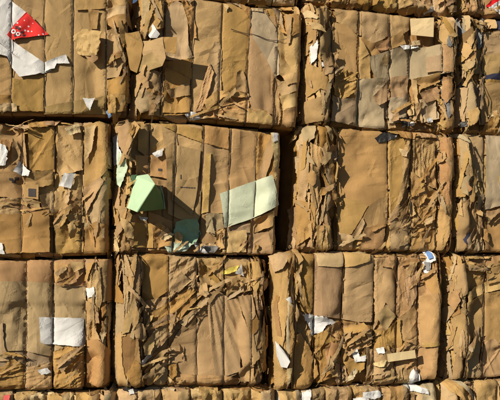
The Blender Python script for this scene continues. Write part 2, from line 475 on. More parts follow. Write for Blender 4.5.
def sheet(B, mat, pts, cr=0.006, cell=0.06, small=0.003, curl=0.006, torn=0.006, lift=0.0, tilt=None, fan=None, rip=None, name=None,
          label=None, th=0.0022, res=None, wr=0.0, wang=90.0, cup=0.0, world=False, pin=0.85, fold=None, sm=3):
    """one piece of card lying on the bale: outline in photo pixels, draped over what lies under it"""
    NS[0] += 1
    sd = NS[0] * 17 + 3
    wr *= 2.0; curl *= 1.2
    if cr > .0075: cr *= 1.3
    r = np.random.default_rng(sd)
    if isinstance(pts, str): pts = parse(pts)
    if not world:
        w = [P2W(p[0], p[1], B.yoff) for p in pts]
        poly = np.array([[p[0], p[2]] for p in w])
    else:
        poly = np.array(pts)
    area = 0.5 * abs(np.sum(poly[:, 0] * np.roll(poly[:, 1], -1) - poly[:, 1] * np.roll(poly[:, 0], -1)))
    if area < 1e-5: return None
    if res is None: res = float(np.clip(math.sqrt(area) / 15, 0.0065, 0.008 if wr > .012 or fan else 0.012))
    d = densify(poly, res, torn, r)
    x0, z0 = d.min(0); x1, z1 = d.max(0)
    gx, gz = np.meshgrid(np.arange(x0, x1 + res, res), np.arange(z0, z1 + res, res * 0.87))
    gx = gx + (np.arange(gx.shape[0]) % 2)[:, None] * res * 0.5
    gx = (gx + r.uniform(-.22, .22, gx.shape) * res).ravel(); gz = (gz + r.uniform(-.22, .22, gz.shape) * res).ravel()
    folds = []
    size = math.sqrt(area)
    nf = fold if fold is not None else int(np.clip(size / 0.045, 2, 11))
    for _ in range(nf):
        fx_, fz_ = r.uniform(x0, x1), r.uniform(z0, z1)
        th_ = r.uniform(0, math.pi)
        folds.append((fx_, fz_, math.cos(th_), math.sin(th_), r.uniform(0.08, 0.34), r.uniform(0.007, 0.024), r.choice([-1, 1]) * r.uniform(0.4, 1.0)))
    ex, ez = [], []
    keep = np.ones(gx.shape, bool)
    gu, gv = B.uv(gx, gz)
    for s_ in B.straps:                                  # rows of points under each wire and along each crease keep them crisp
        n_ = int((z1 - z0) / res) + 2
        zz = z0 + (np.arange(n_) + 0.5) * res
        va = (zz - B.q[3][1]) / (B.q[0][1] - B.q[3][1])
        for _ in range(2):
            sx_, sz_ = B.xz(np.full_like(zz, s_), va); va = va + (zz - sz_) / B.Hh
        sx_, sz_ = B.xz(np.full_like(zz, s_), va)
        if sx_.max() < x0 or sx_.min() > x1: continue
        ex += list(sx_); ez += list(sz_)
        keep &= np.abs(gu - s_) * B.W > res * 0.6
    for ox, oz, ca, sa_, ln, wd_, am in folds:
        n_ = int(2 * ln / res)
        tt = (np.arange(n_) + 0.5) / n_ * 2 * ln - ln
        fx_ = ox + tt * ca; fz_ = oz + tt * sa_
        fu, fv = B.uv(fx_, fz_)
        ok = B.strapdist(fu) > res * 0.6
        ex += list(fx_[ok]); ez += list(fz_[ok])
        s_ = np.abs((gx - ox) * -sa_ + (gz - oz) * ca); t_ = np.abs((gx - ox) * ca + (gz - oz) * sa_)
        keep &= ~((s_ < res * 0.55) & (t_ < ln))
    gx = np.concatenate([gx[keep], ex]); gz = np.concatenate([gz[keep], ez])
    k = inside(gx, gz, d)
    gx, gz = gx[k], gz[k]
    if gx.size:
        k = edgedist(gx, gz, d) > res * 0.45
        gx, gz = gx[k], gz[k]
    P = np.concatenate([d, np.stack([gx, gz], 1)]) if gx.size else d
    n = len(d)
    vo, eo, fo, *_ = delaunay_2d_cdt([Vector(p) for p in P], [(i, (i + 1) % n) for i in range(n)], [], 1, 1e-5)
    if not fo: return None
    vx = np.array([v[0] for v in vo]); vz = np.array([v[1] for v in vo])
    # height function
    i0 = max(0, int((x0 - B.gx0) / GRID) - 4); i1 = min(B.nx, int((x1 - B.gx0) / GRID) + 6)
    j0 = max(0, int((z0 - B.gz0) / GRID) - 4); j1 = min(B.nz, int((z1 - B.gz0) / GRID) + 6)
    if i1 - i0 < 3 or j1 - j0 < 3: return None
    Hs = B.smoothH(i0, i1, j0, j1, sm if (small and cell < .13) else 9)
    Hr = B.H[j0:j1, i0:i1].copy()
    cx, cz = (x0 + x1) / 2, (z0 + z1) / 2
    phs = r.uniform(0, 50, 4)
    ang = math.radians(wang)
    if tilt is None: tilt = (r.uniform(-.03, .03), r.uniform(-.03, .03))
    mean_t = abs(tilt[0]) * (x1 - x0) / 2 + abs(tilt[1]) * (z1 - z0) / 2
    wfan = None
    if fan:
        f0 = P2W(fan[0], fan[1]); wfan = (f0[0], f0[2], fan[2], fan[3])

    def hf(x, z):
        fx = (x - B.gx0) / GRID - i0; fz = (z - B.gz0) / GRID - j0
        base = np.maximum(bil(Hs, fx, fz), bil(Hr, fx, fz))
        bx0, bx1 = x0 - 0.01, x1 + 0.01
        # evaluate relief on a fixed frame so that vertices and height map agree
        fx_ = np.concatenate([x.ravel(), [bx0, bx1]]); fz_ = np.concatenate([z.ravel(), [z0 - .01, z1 + .01]])
        h = cr * 1.2 * facets(fx_, fz_, cell, sd)[:-2]
        if small: h = h + small * facets(fx_, fz_, cell * 0.38, sd + 1)[:-2]
        x_ = x.ravel(); z_ = z.ravel()
        h = h + cr * 0.35 * perlin(x_ * 9 + phs[0], z_ * 9 + phs[1])
        for ox, oz, ca, sa_, ln, wd_, am in folds:
            s = (x_ - ox) * -sa_ + (z_ - oz) * ca; t = (x_ - ox) * ca + (z_ - oz) * sa_
            h = h + am * (0.0050 + 0.5 * cr) * np.maximum(0, 1 - np.abs(s) / wd_) * np.maximum(0, 1 - np.abs(t) / ln)
        if wr:
            s = x_ * math.cos(ang - math.pi / 2) + z_ * math.sin(ang - math.pi / 2); t = x_ * math.cos(ang) + z_ * math.sin(ang)
            s = s + 0.02 * perlin(x_ * 7 + phs[2], z_ * 7)
            h = h + wr * (0.5 - 2 * np.abs(perlin(s * 24 + phs[3], t * 3.5))) + 0.5 * wr * (0.5 - 2 * np.abs(perlin(s * 61 + phs[1], t * 8)))
        if wfan:
            a = np.arctan2(z_ - wfan[1], x_ - wfan[0]) + 0.025 * perlin(x_ * 6, z_ * 6)
            rr = np.hypot(z_ - wfan[1], x_ - wfan[0])
            q = a * wfan[2] / (2 * math.pi)
            h = h + wfan[3] * np.clip(rr / 0.15, 0.15, 1.2) * (0.5 - 2 * np.abs(q - np.floor(q) - 0.5) * (0.6 + 0.8 * np.abs(perlin(np.floor(q) * 1.7 + 0.3, q * 0 + .5))))
        u, v = B.uv(x_, z_)
        pf = 1 - pin * np.exp(-(B.strapdist(u) / 0.012) ** 2)
        ed = edgedist(x_, z_, d)
        ec = curl * np.exp(-ed / 0.022) * (0.35 + 1.3 * np.clip(perlin(x_ * 11 + phs[2], z_ * 11 + phs[3]) + 0.4, 0, 1.2))
        h = h * pf + cr * 0.25 + ec * (0.3 + 0.7 * pf) + lift
        h = h + tilt[0] * (x_ - cx) + tilt[1] * (z_ - cz) + 0.5 * mean_t
        if cup: h = h + cup * (1 - np.exp(-ed / 0.03))
        h = base.ravel() + 0.0035 + np.maximum(h, -0.001 - 0.0 * h)
        return h.reshape(x.shape)

    F = hf(vx, vz)
    # keep the piece above the map it lies on, then stamp it into the map
    sub = slice(j0, j1), slice(i0, i1)
    GX = B.GX[sub]; GZ = B.GZ[sub]
    msk = inside(GX, GZ, d)
    if msk.any():
        hv = hf(GX[msk], GZ[msk])
        tmp = B.H[sub]; tmp[msk] = np.maximum(tmp[msk], hv)
    amt = 1.0 if lift < 0.03 else 0.6
    y = -(B.comp(F) + B.shape(vx, vz, amt))
    front = np.stack([vx, y, vz], 1)
    # thickness along -outward
    back = front + np.array([0, th, 0])
    V3 = np.concatenate([front, back])
    m = len(vx)
    faces = []
    ecount = {}
    for f in fo:
        f = tuple(f)
        a, b, c_ = vo[f[0]], vo[f[1]], vo[f[2]]
        # looking from -y: x right, z up -> CCW in (x,z) gives normal towards -y
        if (b[0] - a[0]) * (c_[1] - a[1]) - (b[1] - a[1]) * (c_[0] - a[0]) < 0: f = f[::-1]
        faces.append(f); faces.append(tuple(i + m for i in f[::-1]))
        for q in range(len(f)):
            e = (f[q], f[(q + 1) % len(f)])
            ecount[e] = ecount.get(e, 0) + 1
    for (a, b) in list(ecount):
        if (b, a) not in ecount:
            faces.append((b, a, a + m, b + m))
    nm = name or NAMES.get(mat, 'cardboard_sheet')
    mm = MATS[mat] if isinstance(mat, str) else mat
    return link_mesh(nm, V3, faces, mm, B.o, B.loc, label=label)


def flap(B, mat, pts, faces=None, name='cardboard_flap', label=None, th=0.0035, sub=5, noise=0.004, freq=14.0):
    """a piece bent out of the face: corners as (photo x, photo y, centimetres out from the bale face)"""
    NS[0] += 1
    if isinstance(pts, str): pts = parse(pts)
    W = np.array([P2W(p[0], p[1], p[2] / 100.0 + B.yoff) for p in pts])
    if faces is None: faces = [tuple(range(len(pts)))]
    vs = []; fs = []
    key = {}
    def vid(p):
        k = (round(p[0], 5), round(p[1], 5), round(p[2], 5))
        if k not in key: key[k] = len(vs); vs.append(np.array(p))
        return key[k]
    for f in faces:
        tris = [f] if len(f) == 3 else [(f[0], f[i], f[i + 1]) for i in range(1, len(f) - 1)]
        for t in tris:
            a, b, c = W[t[0]], W[t[1]], W[t[2]]
            for i in range(sub):
                for j in range(sub - i):
                    q = lambda i_, j_: vid(a + (b - a) * i_ / sub + (c - a) * j_ / sub)
                    fs.append((q(i, j), q(i + 1, j), q(i, j + 1)))
                    if i + j < sub - 1: fs.append((q(i + 1, j), q(i + 1, j + 1), q(i, j + 1)))
    V = np.array(vs)
    # consistent winding: towards the camera
    out = []
    for f in fs:
        n = np.cross(V[f[1]] - V[f[0]], V[f[2]] - V[f[0]])
        out.append(f)
    # vertex normals for thickness
    vn = np.zeros_like(V)
    o2 = []
    for f in out:
        n = np.cross(V[f[1]] - V[f[0]], V[f[2]] - V[f[0]])
        if n @ (CAM - V[f[0]]) < 0: f = f[::-1]; n = -n
        o2.append(f)
        for i in f: vn[i] += n
    vn /= np.linalg.norm(vn, axis=1)[:, None] + 1e-12
    s = NS[0] * 3.7
    nz_ = perlin(V[:, 0] * freq + s, V[:, 2] * freq + V[:, 1] * 9)
    if freq > 20: nz_ = 0.3 - 1.0 * np.abs(nz_) + 1.3 * facets(V[:, 0], V[:, 2], 0.045, NS[0])
    V = V + vn * (noise * 1.4 * nz_)[:, None]
    m = len(V)
    V3 = np.concatenate([V, V - vn * th])
    F = []; ec = {}
    for f in o2:
        F.append(f); F.append(tuple(i + m for i in f[::-1]))
        for q in range(3): ec[(f[q], f[(q + 1) % 3])] = 1
    for (a, b) in list(ec):
        if (b, a) not in ec: F.append((b, a, a + m, b + m))
    mm = MATS[mat] if isinstance(mat, str) else mat
    return link_mesh(name, V3, F, mm, B.o, B.loc, smooth_ang=25, label=label)


def tube(path, rad, name, mat, B, closed=False, ns=6, label=None):
    path = [np.array(p) for p in path]
    n = len(path); vs = []; fs = []
    for i, p in enumerate(path):
        a = path[(i - 1) % n] if closed or i > 0 else p; b = path[(i + 1) % n] if closed or i < n - 1 else p
        t = b - a; t = t / (np.linalg.norm(t) + 1e-9)
        s = np.cross(t, [1, 0, 0]) if abs(t[0]) < 0.9 else np.cross(t, [0, 0, 1])
        s /= np.linalg.norm(s); q = np.cross(t, s)
        for k in range(ns):
            an = 2 * math.pi * k / ns
            vs.append(p + rad * (math.cos(an) * s + math.sin(an) * q))
    for i in range(n if closed else n - 1):
        j = (i + 1) % n
        for k in range(ns):
            fs.append((i * ns + k, i * ns + (k + 1) % ns, j * ns + (k + 1) % ns, j * ns + k))
    if not closed:
        fs.append(tuple(range(ns))[::-1]); fs.append(tuple((n - 1) * ns + k for k in range(ns)))
    return link_mesh(name, np.array(vs), fs, mat, B.o, B.loc, smooth_ang=60, label=label)


def wires(B):
    for s in B.straps:
        v = np.linspace(0.0, 1.0, 60)
        x, z = B.xz(np.full_like(v, s), v)
        h = bil(B.H, (x - B.gx0) / GRID, (z - B.gz0) / GRID)
        hm = h.copy()
        for _ in range(2):
            p = np.pad(hm, 1, mode='edge'); hm = np.maximum.reduce([p[:-2], p[1:-1], p[2:]])
        for _ in range(4):
            p = np.pad(hm, 1, mode='edge'); hm = (p[:-2] + p[1:-1] + p[2:]) / 3
        hm = np.minimum(hm, h + 0.02)
        y = -(B.comp(hm) + 0.003 + B.shape(x, z))
        path = [(a, b, c) for a, b, c in zip(x, y, z)]
        xt, zt = x[-1], z[-1]; xb, zb = x[0], z[0]
        path += [(xt, yy, zt - 0.004) for yy in (0.1, 0.3, 0.6, B.depth - 0.02)] + [(xt, B.depth, zt - 0.03), (xb, B.depth, zb + 0.03)] + \
                [(xb, yy, zb + 0.004) for yy in (B.depth - 0.02, 0.6, 0.3, 0.1)]
        tube(path, 0.0026, 'baling_wire', WIRE, B, closed=True, ns=5)


# ------------------------------------------------------------------ random pieces that fill a bale
def quadw(cx, cz, w, h, ang, r, jig=0.15):
    pts = []
    for sx, sz in ((-1, -1), (1, -1), (1, 1), (-1, 1)):
        x = sx * w / 2 * (1 + r.uniform(-jig, jig)); z = sz * h / 2 * (1 + r.uniform(-jig, jig))
        pts.append((cx + x * math.cos(ang) - z * math.sin(ang), cz + x * math.sin(ang) + z * math.cos(ang)))
        if r.random() < 0.3:
            pts[-1] = (pts[-1][0] - sx * w * 0.18 * r.random(), pts[-1][1] - sz * h * 0.18 * r.random())
    return pts


def shard(cx, cz, s, a, ang, r):
    n = r.choice([4, 5, 5, 6]); pts = []
    for k in range(n):
        t = 2 * math.pi * (k + r.uniform(-.3, .3)) / n
        x = s * 0.62 * math.cos(t) * r.uniform(.75, 1.15); z = s * a * 0.62 * math.sin(t) * r.uniform(.7, 1.2)
        pts.append((cx + x * math.cos(ang) - z * math.sin(ang), cz + x * math.sin(ang) + z * math.cos(ang)))
    return pts


def in_view(B, x, z, pad=28):
    d = np.array([x, -B.yoff, z]) - CAM
    f = d @ FWD
    return -pad < IMG_W / 2 + FPX * (d @ RGT) / f < IMG_W + pad and -pad < IMG_H / 2 - FPX * (d @ UPV) / f < IMG_H + pad


def filler_base(B, n=9, mats='ttttllbgp'):
    r = random.Random(B.seed * 31 + 1)
    for k in range(n):
        u, v = r.random(), r.random()
        x, z = B.xz(np.array(u), np.array(v))
        w = r.uniform(0.2, 0.55); h = r.uniform(0.15, 0.4)
        x = float(np.clip(x, min(B.q[0][0], B.q[3][0]) + w / 2 - 0.02, max(B.q[1][0], B.q[2][0]) - w / 2 + 0.02))
        z = float(np.clip(z, B.q[3][1] + h / 2 - 0.01, B.q[0][1] - h / 2 + 0.01))
        sheet(B, r.choice(mats), quadw(x, z, w, h, r.gauss(0, 0.12), r), cr=r.uniform(.004, .012), world=True, torn=0.006,
              res=0.016 if in_view(B, x, z, 60) else 0.03)


def filler_edges(B, n=14, mats='tttlbbgp', sides='lr', width=0.10, amp=1.0):
    r = random.Random(B.seed * 57 + 2)
    for side in sides:
        n_ = int(n * 1.5)
        for k in range(n_):
            v = (k + r.random()) / n_
            d = r.uniform(0.0, width)
            u = d / B.W if side == 'l' else 1 - d / B.W
            x, z = B.xz(np.array(u), np.array(v))
            x, z = float(x), float(z)
            if not in_view(B, x, z): continue
            steep = r.random() < 0.6
            w = r.uniform(0.012, 0.030) if steep else r.uniform(0.025, 0.06); h = r.uniform(0.08, 0.34)
            z = float(np.clip(z, B.q[3][1] + h / 2, B.q[0][1] - h / 2))
            sheet(B, r.choice(mats), quadw(x, z, w, h, r.gauss(0, 0.12), r, 0.35), cr=r.uniform(.010, .020) * amp, cell=0.035, small=0.004,
                  curl=r.uniform(0.003, 0.012) * amp, torn=0.008, wr=r.uniform(0.006, .016) * amp, wang=90 + r.gauss(0, 10), world=True,
                  tilt=((r.choice([-1, 1]) * r.uniform(0.4, 1.15) if steep else r.uniform(-.5, .5)), r.uniform(-.08, .08)), name='cardboard_strip')


def filler_rim(B, n=10, mats='tttllbgc', where='tb', amp=1.0):
    r = random.Random(B.seed * 91 + 3)
    for e in where:
        n_ = max(3, int(n * 0.6))
        for k in range(n_):
            u = (k + r.random()) / n_
            d = r.uniform(0.0, 0.06)
            v = d / B.Hh if e == 'b' else 1 - d / B.Hh
            x, z = B.xz(np.array(u), np.array(v))
            x, z = float(x), float(z)
            if not in_view(B, x, z): continue
            sheet(B, r.choice(mats), quadw(x, z, r.uniform(0.06, 0.20), r.uniform(0.015, 0.05), r.gauss(0, 0.15), r, 0.3), cr=r.uniform(.006, .014) * amp,
                  cell=0.035, small=0.004, curl=r.uniform(0.004, 0.012) * amp, torn=0.005, world=True, tilt=(r.uniform(-.1, .1), r.uniform(-.3, .3)),
                  name='cardboard_scrap')


def filler_scraps(B, n=10, mats='ttlbgcd', box=None, smin=0.03, smax=0.09, amp=1.0):
    r = random.Random(B.seed * 131 + int(100 * sum(box or [0])) % 977)
    for k in range(int(n * 0.55)):
        if box:
            px = r.uniform(box[0], box[2]); py = r.uniform(box[1], box[3])
            w_ = P2W(px, py); x, z = float(w_[0]), float(w_[2])
        else:
            x, z = B.xz(np.array(r.random()), np.array(r.random())); x, z = float(x), float(z)
        if not in_view(B, x, z): continue
        s = r.uniform(smin * 1.3, smax * 1.8); a = r.uniform(0.25, 0.65)
        sheet(B, r.choice(mats), shard(x, z, s, a, r.gauss(1.4, 0.6), r), cr=r.uniform(.008, .018) * amp, cell=0.03, small=0.005, wr=r.uniform(0, .008),
              curl=r.uniform(0.004, 0.014) * amp, torn=0.007, world=True, tilt=(r.uniform(-.45, .45), r.uniform(-.2, .2)), name='cardboard_scrap')



def filler_crush(B, n, box, mats='tttllbg', amp=0.7, ang=1.5708, spread=0.25):
    """crushed folds seen edge-on: short narrow ribbons standing steeply out of the pile"""
    r = random.Random(B.seed * 17 + int(sum(box)))
    for k in range(int(n * 0.55)):
        w_ = P2W(r.uniform(box[0], box[2]), r.uniform(box[1], box[3])); x, z = float(w_[0]), float(w_[2])
        if not in_view(B, x, z): continue
        l = r.uniform(0.05, 0.22); w = r.uniform(0.008, 0.020)
        sheet(B, r.choice(mats), quadw(x, z, l, w, ang + r.gauss(0, spread), r, 0.4), cr=r.uniform(.006, .014) * amp, cell=0.03, small=0.003, curl=r.uniform(.002, .008),
              torn=0.006, world=True, tilt=(r.choice([-1, 1]) * r.uniform(.5, 1.6) * amp, r.uniform(-.4, .4)), name='folded_strip', fold=2)


# ------------------------------------------------------------------ the stack, bottom row first
# ---- bottom row
D1 = Bale('D1', [(-50, 393), (113, 391), (113, 500), (-50, 500)], [-8, 14, 47, 74, 100], 'pale cardboard bale, lower edge of the picture, farthest left, red scrap in it',
          ground=True, seed=41, gaps=(0, .01))
D2 = Bale('D2', [(116, 389), (272, 386), (272, 500), (116, 500)], [138, 161, 190, 222, 250], 'cardboard bale at the lower edge, under the bale with fanned folds',
          ground=True, seed=42, gaps=(.01, .015))
D3 = Bale('D3', [(277, 391), (435, 383), (435, 500), (277, 500)], [300, 325, 352, 380, 408], 'cardboard bale at the lower edge strewn with white paper scraps',
          ground=True, seed=43, gaps=(.015, .01))
D4 = Bale('D4', [(438, 381), (620, 374), (620, 500), (438, 500)], [472, 496, 524, 552, 580], 'cardboard bale in the lower right corner, curved pale folds on top',
          ground=True, seed=44, gaps=(.01, 0))
for B, mm in ((D1, 'llltc'), (D2, 'llttc'), (D3, 'lltcw'), (D4, 'llttc')):
    filler_base(B, 8, 'lllttc'); filler_rim(B, 16, mm, 't', 1.5); filler_edges(B, 14, mm)
x = -12
rr_ = random.Random(5)
for B, a, b, mm in ((D1, -10, 112, 'lllcct'), (D2, 116, 270, 'llltcg'), (D3, 278, 434, 'llttc'), (D4, 440, 515, 'lllct')):
    xx = a
    while xx < b:
        w = rr_.uniform(14, 28); y0 = 394 if B is D1 else 390 if B is D2 else 391 - (xx - 278) * 0.05 if B is D3 else 382
        sheet(B, rr_.choice(mm), f'{xx},{y0} {xx+w*.5},{y0-2} {xx+w},{y0+rr_.uniform(-1,3)} {xx+w-2},{y0+40} {xx+1},{y0+40}', cr=.014, cell=.05, wr=.006, curl=.012)
        xx += w * 0.85
sheet(D1, 'r', '5,394 11,393 10,412 4,412', cr=.008, name='paper_scrap')
sheet(D3, 'w', '360,391 376,389 381,394 372,398 361,396', cr=.012, cell=.03, name='paper_scrap')
sheet(D3, 'w', '402,384 410,382 424,388 425,393 416,391 408,390', cr=.014, cell=.03, name='paper_scrap')
sheet(D3, 'w', '352,398 362,395 372,402 356,406', cr=.012, cell=.03, name='paper_scrap')
sheet(D3, 'w', '300,392 310,389 308,400 299,402', cr=.012, cell=.03, name='paper_scrap')
sheet(D3, 'd', '402,392 412,392 412,402 402,402', cr=.012, cell=.03)
sheet(D4, 'l', '440,381 452,378 462,384 470,394 472,410 462,410 455,395 444,388', cr=.012, cell=.03, wr=.012, wang=-55)
sheet(D4, 'c', '448,378 458,380 472,392 474,404 466,392 456,384', cr=.010, cell=.03, curl=.02)
sheet(D4, 'l', '473,380 496,379 499,402 474,404', cr=.012)
sheet(D2, 'k', '120,386 142,383 150,386 140,390 124,390', cr=.01, cell=.03)
sheet(D2, 'w', '128,389 133,388 134,392 129,393', cr=.01, cell=.03, name='paper_scrap')

# ---- third row
C1 = Bale('C1', [(-50, 261), (111, 258), (110, 389), (-50, 392)], [-28, 26, 53, 85], 'grey and orange cardboard bale with a white paper rectangle under its wire',
          seed=31, el=0, pinch=.028, roll=.045, gaps=(0, .016))
C2 = Bale('C2', [(115, 253), (266, 258), (265, 384), (115, 386)], [141, 168, 196, 223, 249], 'badly crushed cardboard bale with a fan of long folds and a yellow scrap',
          seed=32, pinch=.006, roll=.035, gaps=(.016, .022), yoff=-.01, dents=[(130, 342, 11, .05), (172, 343, 9, .05), (258, 372, 12, .08), (262, 268, 9, .06), (160, 358, 10, .04), (172, 378, 10, .06)])
C3 = Bale('C3', [(272, 253), (440, 251), (436, 380), (272, 391)], [292, 313, 342, 373, 395, 417], 'bulging cardboard bale with smooth rounded panels and torn white paper below them',
          seed=33, pinch=.028, roll=.045, gaps=(.022, .022), yoff=.01, dents=[(318, 388, 9, .06), (360, 384, 7, .05), (287, 300, 6, .05)])
C4 = Bale('C4', [(446, 254), (620, 256), (620, 373), (442, 380)], [462, 483, 510, 537, 565, 592], 'cardboard bale at the right edge, crossed by a yellowish diagonal fold, third row',
          seed=34, pinch=.010, gaps=(.022, 0), yoff=-.01)

filler_base(C1, 5, 'gggt')
filler_rim(C1, 9, 'bdtg', 'tb')
filler_edges(C1, 10, 'tgbl', 'r', .05)
sheet(C1, 'o', '-50,261 112,259 112,300 -50,300', cr=.004, cell=.12, small=0, torn=.004, curl=.003)
sheet(C1, 'g', '-50,281 26,281 54,283 86,287 86,352 50,356 24,350 -50,352', cr=.004, cell=.12, small=.001, torn=.003, curl=.003)
sheet(C1, 't', '54,262 68,264 70,277 57,282 55,283', cr=.004)
sheet(C1, 't', '68,264 84,262 84,272 70,286 56,284 70,278', cr=.006, curl=.014)
sheet(C1, 'l', '70,262 84,262 85,267 74,272', cr=.006, curl=.016)
sheet(C1, 'b', '-50,362 5,366 10,356 26,366 26,388 -50,392', cr=.012, cell=.05, wr=.010, wang=5)
sheet(C1, 'g', '-50,318 3,322 5,345 10,360 -50,364', cr=.008)
sheet(C1, 't', '26,366 52,362 52,389 25,390', cr=.010, wr=.010, wang=12)
sheet(C1, 't', '53,352 70,344 84,345 85,372 84,386 54,389', cr=.010, wr=.016, wang=28, cell=.05)
sheet(C1, 'l', '56,360 78,346 80,350 60,366', cr=.006, cell=.03, curl=.012)
sheet(C1, 'g', '58,366 74,352 77,356 62,372', cr=.006, cell=.03, curl=.012)
sheet(C1, 'o', '28,368 40,366 52,370 52,388 28,389', cr=.010, wr=.012, wang=8)
sheet(C1, 'w', '39,317 84,318 84,346 46,344 41,342', cr=.003, cell=.10, small=.001, torn=.005, curl=.004, label='white paper rectangle under the wire')
sheet(C1, 'g', '87,262 110,260 110,300 88,304', cr=.008, wr=.010)
sheet(C1, 'l', '88,270 100,266 102,300 96,322 88,316', cr=.012, wr=.018, wang=86)
sheet(C1, 't', '86,300 98,306 96,330 104,345 87,350', cr=.012, wr=.014)
sheet(C1, 'o', '87,340 98,338 111,350 110,382 98,386 87,382', cr=.005, cell=.10, torn=.004)
sheet(C1, 'w', '86,288 94,286 96,296 88,297', cr=.006, name='paper_scrap')
sheet(C1, 'w', '38,369 48,367 52,372 42,374', cr=.006, name='paper_scrap')
sheet(C1, 'b', '84,258 96,262 97,270 90,266 86,270', cr=.010, curl=.02)

filler_crush(C1, 10, (88, 264, 110, 345), ang=1.5)
filler_crush(C1, 8, (0, 352, 26, 388), ang=0.2)
filler_crush(C1, 8, (54, 346, 84, 388), ang=0.6)
filler_crush(C1, 5, (56, 264, 84, 284), ang=0.6)
filler_base(C2, 6, 'ttbg')
filler_rim(C2, 10, 'ttbdg', 'tb')
filler_edges(C2, 22, 'ttbgbl', 'l', .13, 1.4); filler_edges(C2, 14, 'tbbd', 'r', .08)
sheet(C2, 't', '141,254 160,252 168,256 168,290 155,300 142,305', cr=.003, cell=.12, torn=.004)
sheet(C2, 't', '169,256 196,257 197,290 182,285 170,300 160,305 168,290', cr=.012, wr=.012, wang=40)
sheet(C2, 'b', '170,290 180,272 190,280 178,292', cr=.012, curl=.02)
sheet(C2, 'g', '176,300 197,282 222,284 232,294 210,300 190,312', cr=.012, wr=.010, wang=20)
sheet(C2, 't', '196,258 222,258 224,285 200,286', cr=.008, wr=.006)
sheet(C2, 'b', '200,262 208,268 222,284 219,286 203,272', cr=.004, curl=.012)
sheet(C2, 't', '224,258 246,262 250,290 226,296', cr=.012, cell=.05)
sheet(C2, 'y', '219,273 228,268 238,265 236,271 226,274', cr=.006, cell=.03, lift=.006, label='small yellow scrap')
sheet(C2, 'w', '234,273 240,264 243,276', cr=.006, cell=.03, lift=.008, name='paper_scrap')
sheet(C2, 'b', '144,300 168,296 172,318 158,330 142,345', cr=.016, wr=.014, wang=60)
sheet(C2, 't', '124,258 138,256 140,300 130,340 122,330', cr=.016, wr=.022, wang=90)
sheet(C2, 'b', '133,262 142,258 143,275 138,300 141,330 135,345 131,300', cr=.016, wr=.02, wang=84, curl=.02)
sheet(C2, 'g', '116,300 128,290 124,350 118,385 114,370', cr=.014, wr=.018, wang=88)
sheet(C2, 'd', '122,335 142,325 142,360 130,380 120,375', cr=.012, wr=.008)  # dark brown paints in the shade of the hollow here
sheet(C2, 'l', '115,336 121,330 122,362 128,385 118,388', cr=.012, wr=.01, curl=.015)
# the fan of folds: one broad panel with long narrow folds spreading from its top
sheet(C2, 't', '163,370 166,354 176,334 190,312 206,292 216,290 226,296 234,320 240,350 238,372 220,380 180,379', cr=.004, cell=.2, small=0, torn=.004, curl=.012, fold=3,
      label='broad fanned panel')
sheet(C2, 't', '205,294 212,290 226,296 234,320 240,350 239,370 214,378 210,340', cr=.003, cell=.2, small=0, torn=.004, curl=.006, fold=1, fan=(207, 278, 44, .020), label='fanned folds')
sheet(C2, 't', '224,300 236,298 246,330 250,356 241,366 234,330', cr=.004, small=0, torn=.004, curl=.010, fold=1, fan=(218, 270, 40, .022))
sheet(C2, 'b', '236,296 250,294 256,330 252,352 246,330', cr=.006, small=0, torn=.004, curl=.012, fold=1, fan=(234, 270, 40, .024))
sheet(C2, 'l', '178,322 206,296 209,298 184,326', cr=.003, small=0, torn=.003, curl=.012, fold=1, name='folded_strip')
sheet(C2, 'b', '168,318 186,300 200,290 203,293 186,310 172,328', cr=.008, wr=.010, wang=40, curl=.018)
sheet(C2, 't', '150,312 172,300 190,286 196,290 176,310 154,324', cr=.010, wr=.014, wang=35, curl=.016)
sheet(C2, 'b', '146,326 170,312 178,318 168,336 150,340', cr=.010, wr=.012, wang=30, curl=.014)
sheet(C2, 't', '172,372 198,374 222,374 240,378 238,386 172,386', cr=.012, wr=.010, wang=0)
sheet(C2, 'g', '146,338 156,328 170,321 174,330 160,346 147,350', cr=.008, curl=.02, wr=.008, wang=35, lift=.01)
sheet(C2, 'w', '137,363 148,353 153,348 152,355 142,364', cr=.008, cell=.03, lift=.018, name='paper_scrap')
sheet(C2, 'v', '130,380 138,366 152,361 156,368 142,374 132,384', cr=.012, cell=.03, curl=.016, lift=.01)
sheet(C2, 'b', '132,384 142,374 154,370 152,384', cr=.012, cell=.03)
sheet(C2, 'e', '152,370 160,364 167,368 167,380 160,388 153,382', cr=.008, cup=.035, lift=.012, torn=.006)
sheet(C2, 'b', '168,364 176,362 176,374 170,380', cr=.012, cell=.03, curl=.015)
sheet(C2, 'l', '237,370 243,360 249,352 252,362 251,380 240,381', cr=.006, cup=.02, lift=.015)
sheet(C2, 't', '256,356 264,357 268,369 261,371', cr=.004, lift=.02, tilt=(-.2, 0))
sheet(C2, 'l', '258,338 268,334 270,346 262,350', cr=.008, lift=.012, curl=.01)
sheet(C2, 't', '245,262 257,261 259,275 254,292 249,285', cr=.010, curl=.02, wr=.01)
sheet(C2, 'l', '260,280 268,276 269,286 262,290', cr=.01, lift=.012)
filler_crush(C2, 26, (115, 258, 141, 384), ang=1.55)
filler_crush(C2, 14, (143, 300, 200, 345), ang=0.7)
filler_crush(C2, 14, (140, 345, 178, 384), ang=0.6)
filler_crush(C2, 14, (246, 262, 266, 380), ang=1.5)
filler_crush(C2, 10, (170, 260, 222, 296), ang=0.6)
filler_crush(C2, 8, (224, 278, 250, 296), ang=0.5)
filler_scraps(C2, 14, 'ttbblgd', (116, 256, 142, 384), .04, .10, 1.3)
filler_scraps(C2, 12, 'ttbld', (242, 262, 268, 384), .03, .07, 1.3)
filler_scraps(C2, 10, 'ttbgl', (140, 340, 200, 386), .025, .06, 1.2)
filler_scraps(C2, 8, 'ttbg', (168, 258, 245, 300), .03, .07, 1.0)

